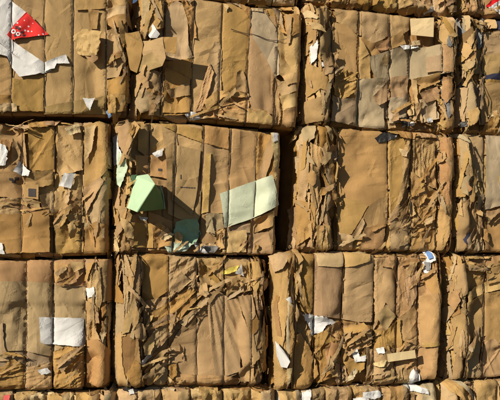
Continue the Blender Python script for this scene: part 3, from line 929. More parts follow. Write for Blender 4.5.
filler_base(C3, 6, 'tttl')
filler_rim(C3, 10, 'tttlb', 'tb')
filler_edges(C3, 12, 'tttbl', 'l', .09, 1.2); filler_edges(C3, 12, 'ttbp', 'r', .05)
sheet(C3, 't', '297,256 313,255 314,316 306,312 299,310', cr=.003, cell=.12, torn=.004)
sheet(C3, 't', '313,254 342,252 342,319 314,315', cr=.003, cell=.14, small=.001, torn=.003)
sheet(C3, 't', '342,252 373,255 373,322 358,322 342,319', cr=.003, cell=.14, small=.001, torn=.003)
sheet(C3, 'l', '314,253 342,251 341,266 336,267 316,266', cr=.003, cell=.12, curl=.010, torn=.004)
sheet(C3, 'l', '343,252 369,254 368,261 352,266 343,267', cr=.003, cell=.12, curl=.010, torn=.004)
sheet(C3, 't', '374,258 395,256 396,300 394,318 384,302 374,330', cr=.006, cell=.10, torn=.006)
sheet(C3, 'p', '379,258 392,256 393,268 380,266', cr=.006)
sheet(C3, 't', '386,256 417,258 417,296 412,310 402,322 395,318 396,280', cr=.008, wr=.006)
sheet(C3, 'p', '405,262 416,262 416,295 408,310 403,296', cr=.006, wr=.008)
sheet(C3, 'v', '374,316 384,304 394,316 385,331', cr=.003, curl=.01, lift=.006, label='dull olive diamond of card')
sheet(C3, 't', '396,318 412,306 417,312 416,345 400,340', cr=.008)
sheet(C3, 't', '370,330 384,330 398,318 400,348 388,356 372,352', cr=.010, wr=.008)
sheet(C3, 'b', '398,262 416,258 417,262 400,266', cr=.004, curl=.014)
sheet(C3, 't', '418,260 430,262 438,300 434,320 432,378 417,380', cr=.008, cell=.08, wr=.006)
sheet(C3, 'p', '420,274 432,272 434,288 436,310 428,296', cr=.010, curl=.012)
sheet(C3, 't', '418,296 432,292 437,318 434,342 419,342', cr=.006, curl=.01)
sheet(C3, 'l', '418,342 434,340 436,344 420,346', cr=.004, curl=.012)
sheet(C3, 't', '372,356 390,360 416,360 416,380 374,384', cr=.012, wr=.006)
# left folded column
sheet(C3, 't', '270,256 284,252 296,250 300,262 296,290 290,330 286,388 274,390 272,330', cr=.012, wr=.022, wang=92, cell=.06, lift=.02, curl=.015)
sheet(C3, 'l', '268,256 278,252 288,254 280,268 272,272', cr=.016, cell=.03, lift=.03, curl=.02)
sheet(C3, 't', '284,252 298,248 300,260 292,268 285,262', cr=.016, cell=.03, lift=.028, curl=.02)
sheet(C3, 'l', '279,275 285,268 286,300 280,345 276,360 275,310', cr=.010, wr=.014, lift=.012)
sheet(C3, 'w', '283,298 288,296 290,304 300,312 298,314 288,307', cr=.006, cell=.03, lift=.012, name='paper_scrap')
sheet(C3, 'c', '285,300 290,304 288,345 284,362 283,330', cr=.008, lift=.004)
sheet(C3, 'b', '286,304 300,312 312,330 310,346 294,340 287,345', cr=.012, wr=.010, wang=60)
sheet(C3, 'w', '299,313 318,316 330,319 338,324 326,325 322,331 312,336 309,328', cr=.008, cell=.04, curl=.014, torn=.016, label='torn white paper edge', name='paper_sheet')
sheet(C3, 't', '336,322 358,322 372,330 370,345 350,352 338,345 320,340 326,326', cr=.012, wr=.008)
sheet(C3, 'b', '312,336 324,330 336,340 334,375 318,384 312,362', cr=.014, wr=.008, cell=.05)
sheet(C3, 't', '287,334 299,332 308,346 316,362 318,374 306,392 292,390 286,370', cr=.006, cell=.09, cup=.03, lift=.008, wr=.006)
sheet(C3, 'p', '324,346 330,341 337,344 338,356 332,362 325,360', cr=.006, cup=.025, lift=.01)
sheet(C3, 't', '318,360 330,362 334,376 320,381', cr=.008, cup=.02)
sheet(C3, 't', '334,362 346,366 348,380 338,386 334,376', cr=.010, cell=.04)
sheet(C3, 'v', '343,362 354,360 364,351 363,368 352,379', cr=.005, curl=.012, lift=.010)
sheet(C3, 'w', '351,350 356,348 358,356 364,354 364,360 354,362', cr=.008, cell=.03, lift=.012, name='paper_scrap')
for i in range(4):                                   # the strips of a torn, toothed edge
    x = 342 + i * 6.2; y = 334 - i * 1.6
    sheet(C3, 'l' if i % 2 else 't', f'{x},{y} {x+6},{y-2} {x+11},{y+9.5} {x+6},{y+13-i}', cr=.003, curl=.012, lift=.02, torn=.003, name='cardboard_strip')
sheet(C3, 't', '336,330 362,322 366,328 340,336', cr=.006, curl=.012, lift=.012)
sheet(C3, 't', '364,346 380,352 384,372 366,376', cr=.010, cell=.05)
sheet(C3, 'l', '374,362 384,350 400,346 402,352 390,360 380,370', cr=.006, curl=.014)
sheet(C3, 'w', '374,348 381,346 382,352 376,353', cr=.006, cell=.03, name='paper_scrap')
sheet(C3, 'l', '380,372 392,368 394,380 382,382', cr=.012, cell=.03)
sheet(C3, 'l', '364,382 392,378 393,388 366,389', cr=.008, curl=.012)
sheet(C3, 'c', '394,380 416,378 418,388 396,388', cr=.010, cell=.03)
flap(C3, 'c', '387,354,5 415,350,9 416,358,9 388,362,5', label='small cream flap sticking out', noise=.002)
sheet(C3, 'w', '406,376 410,369 413,366 417,374 418,380 412,384 407,383', cr=.008, cell=.03, cup=.03, lift=.02, torn=.004, name='paper_scrap')
flap(C3, 'w', '275,341,9 278,344,10 284,352,13 290,362,12 287,368,10 281,367,9 277,356,9', label='white pointed scrap at the left edge', name='paper_scrap', noise=.003)
sheet(C3, 'c', '284,366 289,366 288,380 285,386', cr=.01, cell=.03, lift=.012)
sheet(C3, 'w', '420,246 428,244 431,254 432,260 427,263 425,274 421,272 420,262 425,258', cr=.010, cell=.03, lift=.02, curl=.012, label='white and blue scrap at the upper right corner', name='paper_scrap')
sheet(C3, 'u', '424,252 428,250 429,258 425,259', cr=.004, cell=.03, lift=.002)
sheet(C3, 's', '421,262 426,262 425,270 422,270', cr=.004, cell=.03, lift=.002)
filler_crush(C3, 14, (273, 256, 298, 388), ang=1.55)
filler_crush(C3, 18, (312, 334, 372, 386), ang=0.8)
filler_crush(C3, 10, (374, 330, 416, 384), ang=0.7)
filler_crush(C3, 8, (398, 262, 436, 300), ang=1.3)
filler_scraps(C3, 14, 'ttblgc', (318, 340, 416, 386), .025, .06, 1.1)

filler_base(C4, 7, 'tttlg')
filler_rim(C4, 10, 'tttlg', 'tb')
filler_edges(C4, 22, 'ttlbg', 'l', .12, 1.1)
sheet(C4, 't', '463,264 484,266 484,300 463,312', cr=.008, cell=.08)
sheet(C4, 'l', '462,292 486,282 520,274 520,284 486,292 463,302', cr=.006, curl=.012)
sheet(C4, 't', '462,302 486,292 485,335 462,340', cr=.005, cell=.10)
sheet(C4, 't', '486,264 520,262 520,276 486,284', cr=.006)
sheet(C4, 't', '485,293 520,286 520,340 483,344', cr=.005, cell=.12)
sheet(C4, 'l', '464,264 484,268 490,262 484,272 466,270', cr=.006, curl=.014)
sheet(C4, 't', '447,320 460,302 462,340 448,352', cr=.010)
sheet(C4, 't', '450,342 462,334 460,376 448,378', cr=.010, wr=.008)
sheet(C4, 'g', '461,344 476,325 478,345 480,374 474,378 459,376', cr=.006)
sheet(C4, 'p', '461,344 476,325 475,336 464,348', cr=.004, curl=.010)
sheet(C4, 't', '480,340 492,338 500,346 520,340 520,374 479,378', cr=.006, cell=.10)
sheet(C4, 't', '447,266 462,262 462,292 450,300', cr=.012, wr=.012)
sheet(C4, 'b', '446,300 452,296 455,312 448,316', cr=.01)
filler_crush(C4, 20, (444, 258, 463, 376), ang=1.5)
filler_crush(C4, 6, (464, 258, 500, 272), ang=0.3)
filler_crush(C4, 5, (462, 330, 482, 376), ang=1.0)
filler_scraps(C4, 12, 'ttblg', (444, 256, 464, 376), .03, .07, 1.2)

# ---- second row
B1 = Bale('B1', [(-50, 121), (111, 122), (109, 255), (-50, 259)], [-28, 22, 54, 82], 'cardboard bale with a small printed square and white torn papers, second row',
          seed=21, el=0, pinch=.010, gaps=(0, .02), dents=[(14, 127, 13, .07), (76, 222, 6, .04), (56, 180, 5, .04), (52, 216, 4, .04)])
B2 = Bale('B2', [(116, 120), (279, 132), (273, 255), (113, 253)], [148, 174, 201, 228, 254], 'cardboard bale with a protruding green flap and a pale green sheet',
          seed=22, pinch=.006, roll=.02, gaps=(.02, .05), yoff=.005, dents=[(107, 224, 8, .06), (140, 150, 9, .04), (118, 224, 8, .05)])
B3 = Bale('B3', [(298, 125), (451, 134), (449, 252), (293, 250)], [336, 386, 409, 436], 'cardboard bale with one wide smooth tan panel between crushed ragged edges',
          seed=23, pinch=.012, roll=.035, gaps=(.05, .01), dents=[(384, 138, 8, .05), (333, 224, 7, .05)])
B4 = Bale('B4', [(454, 132), (620, 144), (620, 254), (451, 252)], [482, 510, 537, 565, 592], 'dull grey-tan cardboard bale at the right edge with a yellow scrap, second row',
          seed=24, pinch=.007, gaps=(.01, 0), yoff=-.01)

filler_base(B1, 6, 'tttlb')
filler_rim(B1, 9, 'ttlbp', 'tb')
filler_edges(B1, 10, 'ttbl', 'r', .05)
sheet(B1, 't', '-50,122 24,128 28,176 -50,180', cr=.008)
sheet(B1, 't', '28,127 54,127 55,172 30,170', cr=.003, cell=.12, torn=.005)
sheet(B1, 'l', '58,126 82,127 83,170 60,176 57,172', cr=.003, cell=.12, torn=.006, curl=.008)
sheet(B1, 'c', '65,129 79,124 81,133 68,136', cr=.010, cell=.03, lift=.012, curl=.012)
sheet(B1, 't', '26,120 46,121 56,122 48,127 30,128', cr=.012, cell=.04, curl=.014)
sheet(B1, 'p', '44,121 62,120 56,126 46,126', cr=.008, curl=.01)
sheet(B1, 'p', '-30,138 9,140 12,142 9,158 -30,160', cr=.008, wr=.008)
sheet(B1, 'w', '-30,140 6,146 9,152 6,166 -30,168', cr=.008, torn=.012, wr=.008, wang=80)
sheet(B1, 'b', '13,138 18,146 20,160 12,166', cr=.006, curl=.012)
sheet(B1, 't', '-50,172 22,172 34,180 33,200 0,197 -50,200', cr=.005, cell=.12)
sheet(B1, 't', '30,173 53,170 54,184 40,188 25,183', cr=.004, curl=.014, lift=.010)
sheet(B1, 'w', '14,172 20,161 25,167 31,172 29,177 22,176', cr=.006, cell=.04, lift=.012, curl=.012, name='paper_scrap')
icon_sheet = sheet(B1, 'l', '22,185 39,185 39,200 25,198', cr=.002, cell=.10, small=0, torn=.003, label='pale card with a dark printed square')
sheet(B1, 't', '-50,200 24,198 40,202 42,214 -50,216', cr=.010, wr=.010, wang=10)
sheet(B1, 'b', '4,198 20,204 44,210 40,214 16,208', cr=.006, curl=.016)
sheet(B1, 't', '40,196 54,190 54,214 44,212', cr=.008, curl=.012)
sheet(B1, 't', '-50,216 26,214 50,210 50,252 -50,255', cr=.004, cell=.14, torn=.006, curl=.010)
sheet(B1, 'l', '26,226 32,213 33,215 30,224', cr=.003, curl=.008)
sheet(B1, 't', '55,192 82,190 83,215 70,220 56,252 54,220', cr=.006, wr=.006)
sheet(B1, 'l', '57,215 68,205 70,212 64,226 60,230', cr=.008, curl=.014)
sheet(B1, 't', '56,230 68,224 84,230 83,252 56,254', cr=.008, cell=.06)
sheet(B1, 'w', '59,186 65,173 70,176 68,188', cr=.003, lift=.008, name='paper_scrap')
sheet(B1, 'w', '66,182 68,174 76,174 71,189 64,187', cr=.003, lift=.006, curl=.010, name='paper_scrap')
sheet(B1, 'v', '66,216 74,212 85,217 86,222 78,226 72,224', cr=.014, cell=.025, curl=.02)
sheet(B1, 'l', '70,226 78,226 76,231 70,230', cr=.010, cell=.025, curl=.016)
sheet(B1, 't', '84,126 98,122 108,124 108,170 90,190 84,192', cr=.006, cell=.10, torn=.006)
sheet(B1, 'l', '85,128 96,126 92,150 85,162', cr=.006, curl=.01)
sheet(B1, 'g', '84,222 92,200 108,178 109,226 96,222 85,230', cr=.006, wr=.008, wang=62)
sheet(B1, 't', '85,228 96,222 108,226 108,252 84,254', cr=.006)
sheet(B1, 'w', '-20,238 3,243 6,254 -20,256', cr=.006, name='paper_scrap')
sheet(B1, 't', '84,188 100,178 104,182 86,214', cr=.006, curl=.012)
filler_crush(B1, 9, (57, 196, 86, 232), ang=0.7)
filler_crush(B1, 7, (85, 200, 108, 250), ang=1.1)
filler_crush(B1, 6, (0, 122, 60, 130), ang=0.1)
filler_crush(B1, 6, (4, 198, 44, 214), ang=0.2)
filler_scraps(B1, 8, 'ttbl', (40, 196, 86, 232), .025, .05)

filler_base(B2, 5, 'ttlb')
filler_rim(B2, 9, 'ttlbd', 'b')
filler_edges(B2, 14, 'ttbcl', 'l', .09, 1.2); filler_edges(B2, 8, 'ttlc', 'r', .03)
sheet(B2, 't', '138,126 160,122 166,134 164,155 148,158 138,150', cr=.008, cell=.06)
sheet(B2, 'p', '135,156 150,156 166,150 172,180 152,176 136,180', cr=.004, cell=.1)
sheet(B2, 'w', '152,154 158,151 163,149 162,156 156,158', cr=.006, cell=.03, lift=.008, name='paper_scrap')
sheet(B2, 't', '160,120 202,126 203,180 200,216 196,226 168,214 166,160', cr=.003, cell=.14, torn=.004)
sheet(B2, 'g', '172,145 200,151 197,190 192,216 172,200', cr=.003, cell=.12, torn=.003, curl=.006, small=0)
sheet(B2, 't', '159,121 201,130 202,144 182,136 163,127', cr=.004, curl=.012)
sheet(B2, 't', '202,125 228,128 229,212 202,216', cr=.003, cell=.14, torn=.003)
sheet(B2, 't', '202,126 228,129 228,150 203,144', cr=.003, curl=.008)
sheet(B2, 'l', '205,155 210,154 208,212 201,214', cr=.002, cell=.1, torn=.003, curl=.006)
sheet(B2, 't', '229,129 256,132 255,200 228,205', cr=.003, cell=.14, torn=.003)
sheet(B2, 't', '256,132 278,136 277,165 272,190 255,196', cr=.006, cell=.08)
sheet(B2, 'b', '256,180 264,150 270,136 274,140 268,165 262,186', cr=.004, curl=.012)
sheet(B2, 'c', '269,134 278,134 279,150 277,184 273,190 272,160 270,148', cr=.012, cell=.03, curl=.018, lift=.006)
sheet(B2, 'w', '270,135 276,134 276,142 271,144', cr=.008, cell=.02, lift=.006, name='paper_scrap')
# lower left: panels and crushed bits
sheet(B2, 't', '130,216 150,212 174,222 172,250 130,250', cr=.004, cell=.1)
sheet(B2, 't', '129,223 153,224 153,248 128,247', cr=.002, curl=.008, lift=.006, torn=.003)
sheet(B2, 'e', '206,213 222,214 224,230 214,236 206,230', cr=.005)
sheet(B2, 'e', '205,216 211,216 215,234 206,232', cr=.005)
sheet(B2, 'g', '226,228 250,222 250,236 224,240', cr=.004)
sheet(B2, 'Q', '219,194 246,184 270,176 278,205 251,219 224,228 222,212', cr=.002, cell=.16, small=0, torn=.002, curl=.007, lift=.004,
      label='pale green-white sheet under the wires')
sheet(B2, 't', '250,220 272,211 271,226 250,235', cr=.006, curl=.010)
sheet(B2, 'l', '223,232 246,230 246,252 222,253', cr=.005, cup=.012, lift=.004)
sheet(B2, 't', '248,235 272,231 271,254 247,254', cr=.006, cup=.012)
sheet(B2, 'l', '216,230 224,228 224,248 217,250', cr=.008)
sheet(B2, 'G', '176,222 186,219 197,219 201,234 196,242 186,250 170,253 163,246 172,238', cr=.012, cell=.05, curl=.012, torn=.006,
      label='crumpled dark green card at the bottom edge')
sheet(B2, 'q', '164,246 178,240 192,244 186,251 168,253', cr=.010, cell=.03, curl=.008)
sheet(B2, 't', '152,226 160,222 174,236 170,246 154,248', cr=.012, cell=.03, curl=.012)
sheet(B2, 's', '193,242 206,246 218,246 214,253 196,252', cr=.010, cell=.03)
sheet(B2, 'w', '194,245 202,247 208,254 196,252', cr=.010, cell=.03, lift=.008, name='paper_scrap')
sheet(B2, 'w', '138,216 148,218 146,221 140,220', cr=.006, cell=.03, lift=.006, name='paper_scrap')
sheet(B2, 't', '105,230 128,228 129,250 107,252', cr=.012, cell=.04)
sheet(B2, 't', '118,206 126,208 128,224 114,226', cr=.012, cell=.03, curl=.012)
sheet(B2, 'w', '113,136 117,134 118,146 122,156 121,163 114,166 113,150', cr=.014, cell=.03, curl=.016, lift=.012, label='curled white strip at the left edge', name='paper_sheet')
sheet(B2, 'q', '118,152 126,162 127,170 120,188 116,184', cr=.008, cell=.03, lift=.008)
sheet(B2, 'G', '131,176 137,175 136,182 131,186', cr=.006, cell=.03)
sheet(B2, 'b', '118,128 136,122 138,128 128,146 124,156 118,146', cr=.014, cell=.04, wr=.010, wang=60, curl=.015)
flap(B2, 't', '120,132,3 135,121,7 140,127,11 128,148,9 122,152,5', [(0, 1, 2, 3), (0, 3, 4)], label='bent brown flap at the upper left corner', noise=.006)
# the green flap
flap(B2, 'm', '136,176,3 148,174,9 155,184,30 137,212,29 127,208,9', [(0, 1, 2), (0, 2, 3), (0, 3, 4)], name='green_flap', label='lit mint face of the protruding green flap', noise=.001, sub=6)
flap(B2, 'D', '155,184,29.8 161,192,5 165,209,4 137,212,28.8', [(0, 1, 2), (0, 2, 3)], name='green_flap', label='face of the protruding flap with shade put into its deep green', noise=.001, sub=6)  # darker green paints in the shade of this side
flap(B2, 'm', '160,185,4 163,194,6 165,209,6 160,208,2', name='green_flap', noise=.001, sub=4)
filler_crush(B2, 14, (113, 180, 128, 250), ang=1.5)
filler_crush(B2, 8, (118, 126, 138, 156), ang=1.2)
filler_crush(B2, 9, (152, 222, 215, 252), ang=0.6)
filler_scraps(B2, 14, 'ttlbcg', (112, 160, 136, 250), .03, .07, 1.2)
filler_scraps(B2, 12, 'ttlcb', (140, 236, 272, 254), .025, .05, 1.2)

filler_base(B3, 6, 'tttl')
filler_rim(B3, 9, 'ttlbd', 'tb')
filler_edges(B3, 26, 'tttllbp', 'l', .20, 1.4); filler_edges(B3, 12, 'ttbp', 'r', .06, 1.0)
sheet(B3, 't', '336,134 344,127 358,125 372,127 386,136 386,215 380,240 352,240 337,232', cr=.0025, cell=.2, small=0, torn=.004, curl=.006, pin=.3,
      label='wide smooth tan panel')
sheet(B3, 't', '337,197 352,200 366,206 357,222 350,234 337,236', cr=.004, curl=.005, cell=.1, small=.001)
sheet(B3, 't', '367,206 376,199 386,197 385,225 372,228 360,234 356,226', cr=.006, curl=.008, cell=.08)
sheet(B3, 'l', '352,232 360,218 362,224 356,238 346,244', cr=.006, curl=.016)
sheet(B3, 'l', '336,232 350,236 352,250 338,251', cr=.010, cell=.04)
sheet(B3, 'b', '362,228 382,224 383,240 380,251 358,251', cr=.010, cell=.05, curl=.01)
sheet(B3, 't', '366,228 382,222 384,226 370,232', cr=.006, curl=.014)
sheet(B3, 't', '387,136 404,132 409,140 404,160 398,195 388,230', cr=.004, cell=.10, torn=.005, curl=.01)
sheet(B3, 't', '404,140 410,138 410,180 396,205 392,212 398,186', cr=.010, wr=.014, wang=75)
sheet(B3, 'l', '387,215 395,205 409,210 409,235 388,245', cr=.010, wr=.008, wang=30)
sheet(B3, 'b', '392,212 410,196 410,206 396,222', cr=.010, curl=.018, wr=.01, wang=40)
sheet(B3, 'g', '388,238 408,224 409,250 388,251', cr=.010)
sheet(B3, 't', '411,138 434,142 436,165 424,184 412,172', cr=.012, cell=.05, wr=.008)
sheet(B3, 'p', '421,170 432,164 436,190 425,186', cr=.012, cell=.04, curl=.015)
sheet(B3, 't', '410,172 424,186 436,192 434,208 410,206', cr=.012, cell=.05)
sheet(B3, 't', '410,208 422,207 434,208 434,228 412,234', cr=.012, cell=.05, wr=.01, wang=45)
sheet(B3, 't', '409,234 434,230 434,251 410,252', cr=.012, cell=.05)
sheet(B3, 'p', '437,140 450,138 452,170 448,206 440,210 436,180', cr=.012, wr=.02, wang=88, lift=.01)
sheet(B3, 't', '436,205 450,206 448,222 440,250 435,250', cr=.012, wr=.016, wang=80)
sheet(B3, 'k', '373,139 380,134 388,131 398,133 394,139 384,142 376,143', cr=.008, cell=.03, label='black plastic scrap at the top edge')
sheet(B3, 'b', '384,130 410,132 418,136 410,138 390,134', cr=.010, cell=.03, curl=.012)
sheet(B3, 't', '395,130 414,134 412,140 398,138', cr=.008, curl=.01)
# left crushed edge
sheet(B3, 'e', '300,130 306,125 314,126 311,140 301,147', cr=.010, cell=.04, curl=.015, lift=.014)
sheet(B3, 'o', '315,126 326,124 333,128 326,148 316,152', cr=.008, cell=.05, lift=.01, curl=.012)
sheet(B3, 'd', '327,134 333,132 331,146 326,150', cr=.006)
sheet(B3, 't', '317,150 334,146 338,158 328,170 318,166', cr=.014, cell=.04, curl=.018, lift=.012)
sheet(B3, 'g', '323,168 336,164 335,188 333,206 322,212', cr=.004, lift=.012, curl=.012, label='narrow upright grey-brown panel')
sheet(B3, 'l', '315,148 321,152 322,166 314,168', cr=.006, lift=.014, curl=.012)
sheet(B3, 't', '298,146 306,148 304,200 296,220', cr=.016, wr=.02, wang=92)
sheet(B3, 'l', '307,144 316,150 318,200 312,216 306,196', cr=.016, wr=.024, wang=90)
flap(B3, 'c', '320,212,3 331,219,7 324,227,7 315,219,4', label='small cream square of card', noise=.002)
sheet(B3, 't', '295,200 312,205 310,235 296,246', cr=.014, wr=.018, wang=88)
sheet(B3, 'l', '312,226 325,226 332,240 326,250 314,250', cr=.014, wr=.012, wang=100)
flap(B3, 'l', '334,173,1 336,160,5 338,166,9 336,182,6', noise=.003)
filler_crush(B3, 30, (296, 130, 333, 248), ang=1.55)
filler_crush(B3, 12, (388, 200, 409, 250), ang=0.7)
filler_crush(B3, 16, (411, 140, 434, 250), ang=0.9)
filler_crush(B3, 10, (437, 140, 449, 250), ang=1.5)
filler_crush(B3, 6, (337, 232, 384, 250), ang=0.4)
filler_scraps(B3, 20, 'tttllbg', (297, 130, 334, 248), .03, .07, 1.3)
filler_scraps(B3, 14, 'ttblp', (388, 140, 448, 250), .03, .06, 1.0)

filler_base(B4, 7, 'gget')
filler_rim(B4, 8, 'tgl', 'tb')
filler_edges(B4, 16, 'ttgbe', 'l', .08, 1.1)
sheet(B4, 'g', '462,134 482,130 482,182 470,180 460,176', cr=.006, cell=.09)
sheet(B4, 'e', '484,134 520,130 520,204 500,206 484,210', cr=.005, cell=.12)
sheet(B4, 'e', '455,182 462,176 472,184 475,191 466,199 458,194', cr=.010, cell=.03, cup=.015, lift=.01, curl=.012)
sheet(B4, 'p', '460,184 467,190 463,193', cr=.004, cell=.03, lift=.004)
sheet(B4, 'k', '467,182 474,181 473,184 468,184', cr=.004, cell=.03)
sheet(B4, 'g', '455,204 472,196 478,230 470,250 454,252', cr=.006, wr=.008, wang=80, cell=.08)
sheet(B4, 'e', '474,196 482,194 482,250 470,252 478,228', cr=.008, wr=.008)
sheet(B4, 't', '484,222 500,212 520,204 520,252 482,252', cr=.004, cell=.12, curl=.008)
sheet(B4, 'b', '485,216 496,210 498,213 486,224', cr=.008, curl=.012)
sheet(B4, 'y', '496,177 500,174 512,175 512,186 500,187 497,183', cr=.006, cell=.03, lift=.008, label='yellow scrap at the right edge')
sheet(B4, 'n', '459,240 464,232 466,234 462,244', cr=.004, cell=.03)
sheet(B4, 'g', '462,240 470,228 472,236 464,250', cr=.008, cell=.03, curl=.015)
sheet(B4, 'g', '455,136 464,134 462,158 456,170', cr=.012, wr=.012)
filler_crush(B4, 14, (453, 138, 481, 250), ang=1.4)
filler_crush(B4, 5, (484, 205, 500, 225), ang=0.5)
filler_scraps(B4, 10, 'ttgeb', (452, 136, 484, 250), .03, .06)

# ---- top row in view
A1 = Bale('A1', [(-50, -38), (128, -32), (128, 117), (-50, 114)], [-20, 12, 45, 73, 106], 'cardboard bale in the upper left corner, white and red printed papers on it',
          seed=11, el=0, er=.02, pinch=.007, roll=.02, gaps=(0, .045), yoff=.01)
A2 = Bale('A2', [(137, -3), (300, 10), (294, 130), (132, 117)], [162, 191, 219, 247, 275], 'cardboard bale with a flap throwing a long shadow and a loose wire curling across it',
          seed=12, pinch=.009, roll=.025, gaps=(.045, .024), yoff=.02)
A3 = Bale('A3', [(303, 5), (453, 20), (450, 134), (301, 126)], [330, 357, 388, 408.5, 435], 'patchwork cardboard bale with grey panels and a cream flap near its top',
          seed=13, pinch=.013, roll=.03, gaps=(.02, .012), yoff=.015)
A4 = Bale('A4', [(457, 16), (620, 30), (620, 140), (453, 133)], [481, 508, 536, 564, 592], 'grey cardboard bale at the right edge with navy blue pieces',
          seed=14, pinch=.007, gaps=(.01, 0), yoff=-.005)

filler_base(A1, 4, 'ttg')
filler_rim(A1, 9, 'ttlbv', 'b')
filler_edges(A1, 14, 'ttlbg', 'r', .08, 1.1)
sheet(A1, 't', '-50,-20 45,-18 74,-18 74,104 44,110 12,112 -50,114', cr=.0025, cell=.2, small=0, torn=.003)
sheet(A1, 't', '45,-18 107,-16 107,104 76,112 44,114', cr=.003, cell=.18, small=0, torn=.003)
sheet(A1, 'g', '-50,58 0,56 8,60 12,70 12,96 0,100 -50,102', cr=.004, cell=.1, torn=.006)
sheet(A1, 'b', '-50,100 11,96 11,108 -50,112', cr=.003, curl=.01)
sheet(A1, 'v', '12,78 20,80 44,76 44,112 12,112', cr=.003, cell=.12, torn=.006, curl=.003)
sheet(A1, 'v', '44,108 74,102 106,97 106,114 44,115', cr=.003, cell=.12, torn=.002, curl=.008)
sheet(A1, 't', '75,-16 106,-16 106,9 88,10 76,11', cr=.002, cell=.12, torn=.002, curl=.009)
sheet(A1, 't', '88,10 99,11 97,30 90,30', cr=.002, curl=.007, torn=.002)
sheet(A1, 'w', '-30,-16 8,-2 14,4 27,14 14,27 9,37 0,34 -30,30', cr=.003, cell=.12, small=0, torn=.002, curl=.005, label='white paper beside the red print')
sheet(A1, 'w', '-30,26 0,32 9,37 14,43 45,64 52,72 42,75 30,68 0,44 -30,30', cr=.003, cell=.12, small=0, torn=.002, curl=.007, label='upper white paper strip')
sheet(A1, 'w', '-30,34 0,45 22,62 42,74 36,76 20,78 12,68 8,58 0,56 -30,56', cr=.003, cell=.12, small=0, torn=.002, curl=.007, label='lower white paper strip')
sheet(A1, 'w', '45,64 55,59 66,56 70,65 57,65 55,70 44,73', cr=.005, cell=.06, torn=.003, curl=.016, label='white end of the paper strip')
red = sheet(A1, 'R', '27,14 49,36 30,38.5 20,40 13,42 8,37 15,27', cr=.002, cell=.1, small=0, torn=.0015, curl=.006, lift=.003, label='red printed paper with white dots')
sheet(A1, 'w', '83,99 89,100 95,99 93,104 90,112 87,108', cr=.004, cell=.04, curl=.010, lift=.006, name='paper_scrap')
sheet(A1, 'u', '106,112 110,109 114,110 115,116 109,118', cr=.010, cell=.02, lift=.008, curl=.01, label='small blue crumpled scrap')
sheet(A1, 'l', '0,106 8,104 17,105 18,113 8,112 2,115', cr=.012, cell=.03, curl=.012, lift=.006)
sheet(A1, 't', '106,-14 127,-12 127,9 106,9', cr=.003, torn=.003, curl=.006)
sheet(A1, 'l', '106,10 126,9.5 126,18 107,19', cr=.003, torn=.003, curl=.008)
sheet(A1, 't', '107,20 127,18 127,24 122,32 113,31 108,26', cr=.006, torn=.004, curl=.012, lift=.006)
sheet(A1, 't', '107,32 116,32 120,50 124,64 118,80 107,80', cr=.006, cell=.06)
sheet(A1, 'l', '112,22 115,30 120,48 126,62 124,68 117,50', cr=.012, wr=.014, wang=-70, curl=.02)
sheet(A1, 't', '107,82 126,78 128,98 108,97', cr=.012, cell=.05)
sheet(A1, 't', '107,97 124,96 126,112 108,115', cr=.014, cell=.04)
sheet(A1, 'w', '124,70 128,68 128,75 125,75', cr=.006, cell=.03, name='paper_scrap')
# crumpled piece with its own shadow
flap(A1, 'l', '75,36,1 83,29,4 92,30,7 101,31,12 100,46,12 98,55,11 89,56,8 80,55,4 76,52,1', [(0, 1, 7), (0, 7, 8), (1, 2, 6), (1, 6, 7), (2, 3, 4), (2, 4, 6), (4, 5, 6)],
     label='crumpled pale flap throwing a shadow', noise=.013, sub=12, freq=21.0)
flap(A1, 'b', '84,55,6 92,55,9 98,54,11 98,59,9 93,63,7 88,60,6', [(0, 1, 4, 5), (1, 2, 3, 4)], noise=.006, sub=4)
filler_crush(A1, 10, (108, 20, 127, 114), ang=1.57)
filler_scraps(A1, 8, 'ttlb', (107, 30, 127, 114), .03, .06)

filler_base(A2, 5, 'ttl')
filler_rim(A2, 9, 'ttlb', 'tb')
filler_edges(A2, 14, 'ttlbg', 'l', .13, 1.2); filler_edges(A2, 12, 'ttlc', 'r', .04)
sheet(A2, 't', '193,-2 222,0 222,60 214,100 204,112 186,116 188,60', cr=.004, cell=.16, small=0, torn=.004)
sheet(A2, 'l', '166,60 165,16 170,6 176,2 182,6 187,22 188,46 193,58 180,62', cr=.004, cell=.1, torn=.004, curl=.008)
sheet(A2, 't', '163,62 192,60 190,116 160,116', cr=.006, cell=.1, wr=.004)
sheet(A2, 't', '180,2 194,1 193,14 196,40 190,40 187,20', cr=.014, cell=.03, curl=.016)
sheet(A2, 't', '221,2 249,8 249,120 216,120', cr=.003, cell=.18, small=0, torn=.003)
sheet(A2, 't', '249,10 277,20 276,124 246,122', cr=.004, cell=.16, small=0, torn=.004)
sheet(A2, 'e', '250,12 262,11 270,22 277,32 278,76 274,78 264,58 252,40', cr=.005, cell=.1, torn=.004, curl=.007)
sheet(A2, 'g', '277,16 299,18 299,80 290,84 278,76', cr=.006, cell=.08, curl=.01)
sheet(A2, 't', '278,18 296,18 297,36 288,40 280,34', cr=.012, cell=.03, curl=.015)
sheet(A2, 't', '206,62 214,43 219,44 221,52 220,96 202,112 204,98 211,76', cr=.006, curl=.018, torn=.006)
sheet(A2, 't', '208,64 213,74 207,96 200,112 192,114 200,92 204,78', cr=.010, wr=.014, wang=75, curl=.016)
sheet(A2, 't', '236,74 241,70 247,84 247,94 234,92', cr=.006, curl=.014)
sheet(A2, 't', '200,110 212,100 226,95 246,94 248,106 246,123 208,119', cr=.010, wr=.012, wang=12)
sheet(A2, 'l', '202,104 216,92 247,95 246,99 222,99 206,112', cr=.006, curl=.016, wr=.008, wang=15)
sheet(A2, 't', '222,112 250,110 268,112 270,126 224,122', cr=.010, wr=.014, wang=-8, cell=.05)
sheet(A2, 'l', '247,114 262,112 271,118 270,126 248,124', cr=.012, cell=.04, curl=.015)
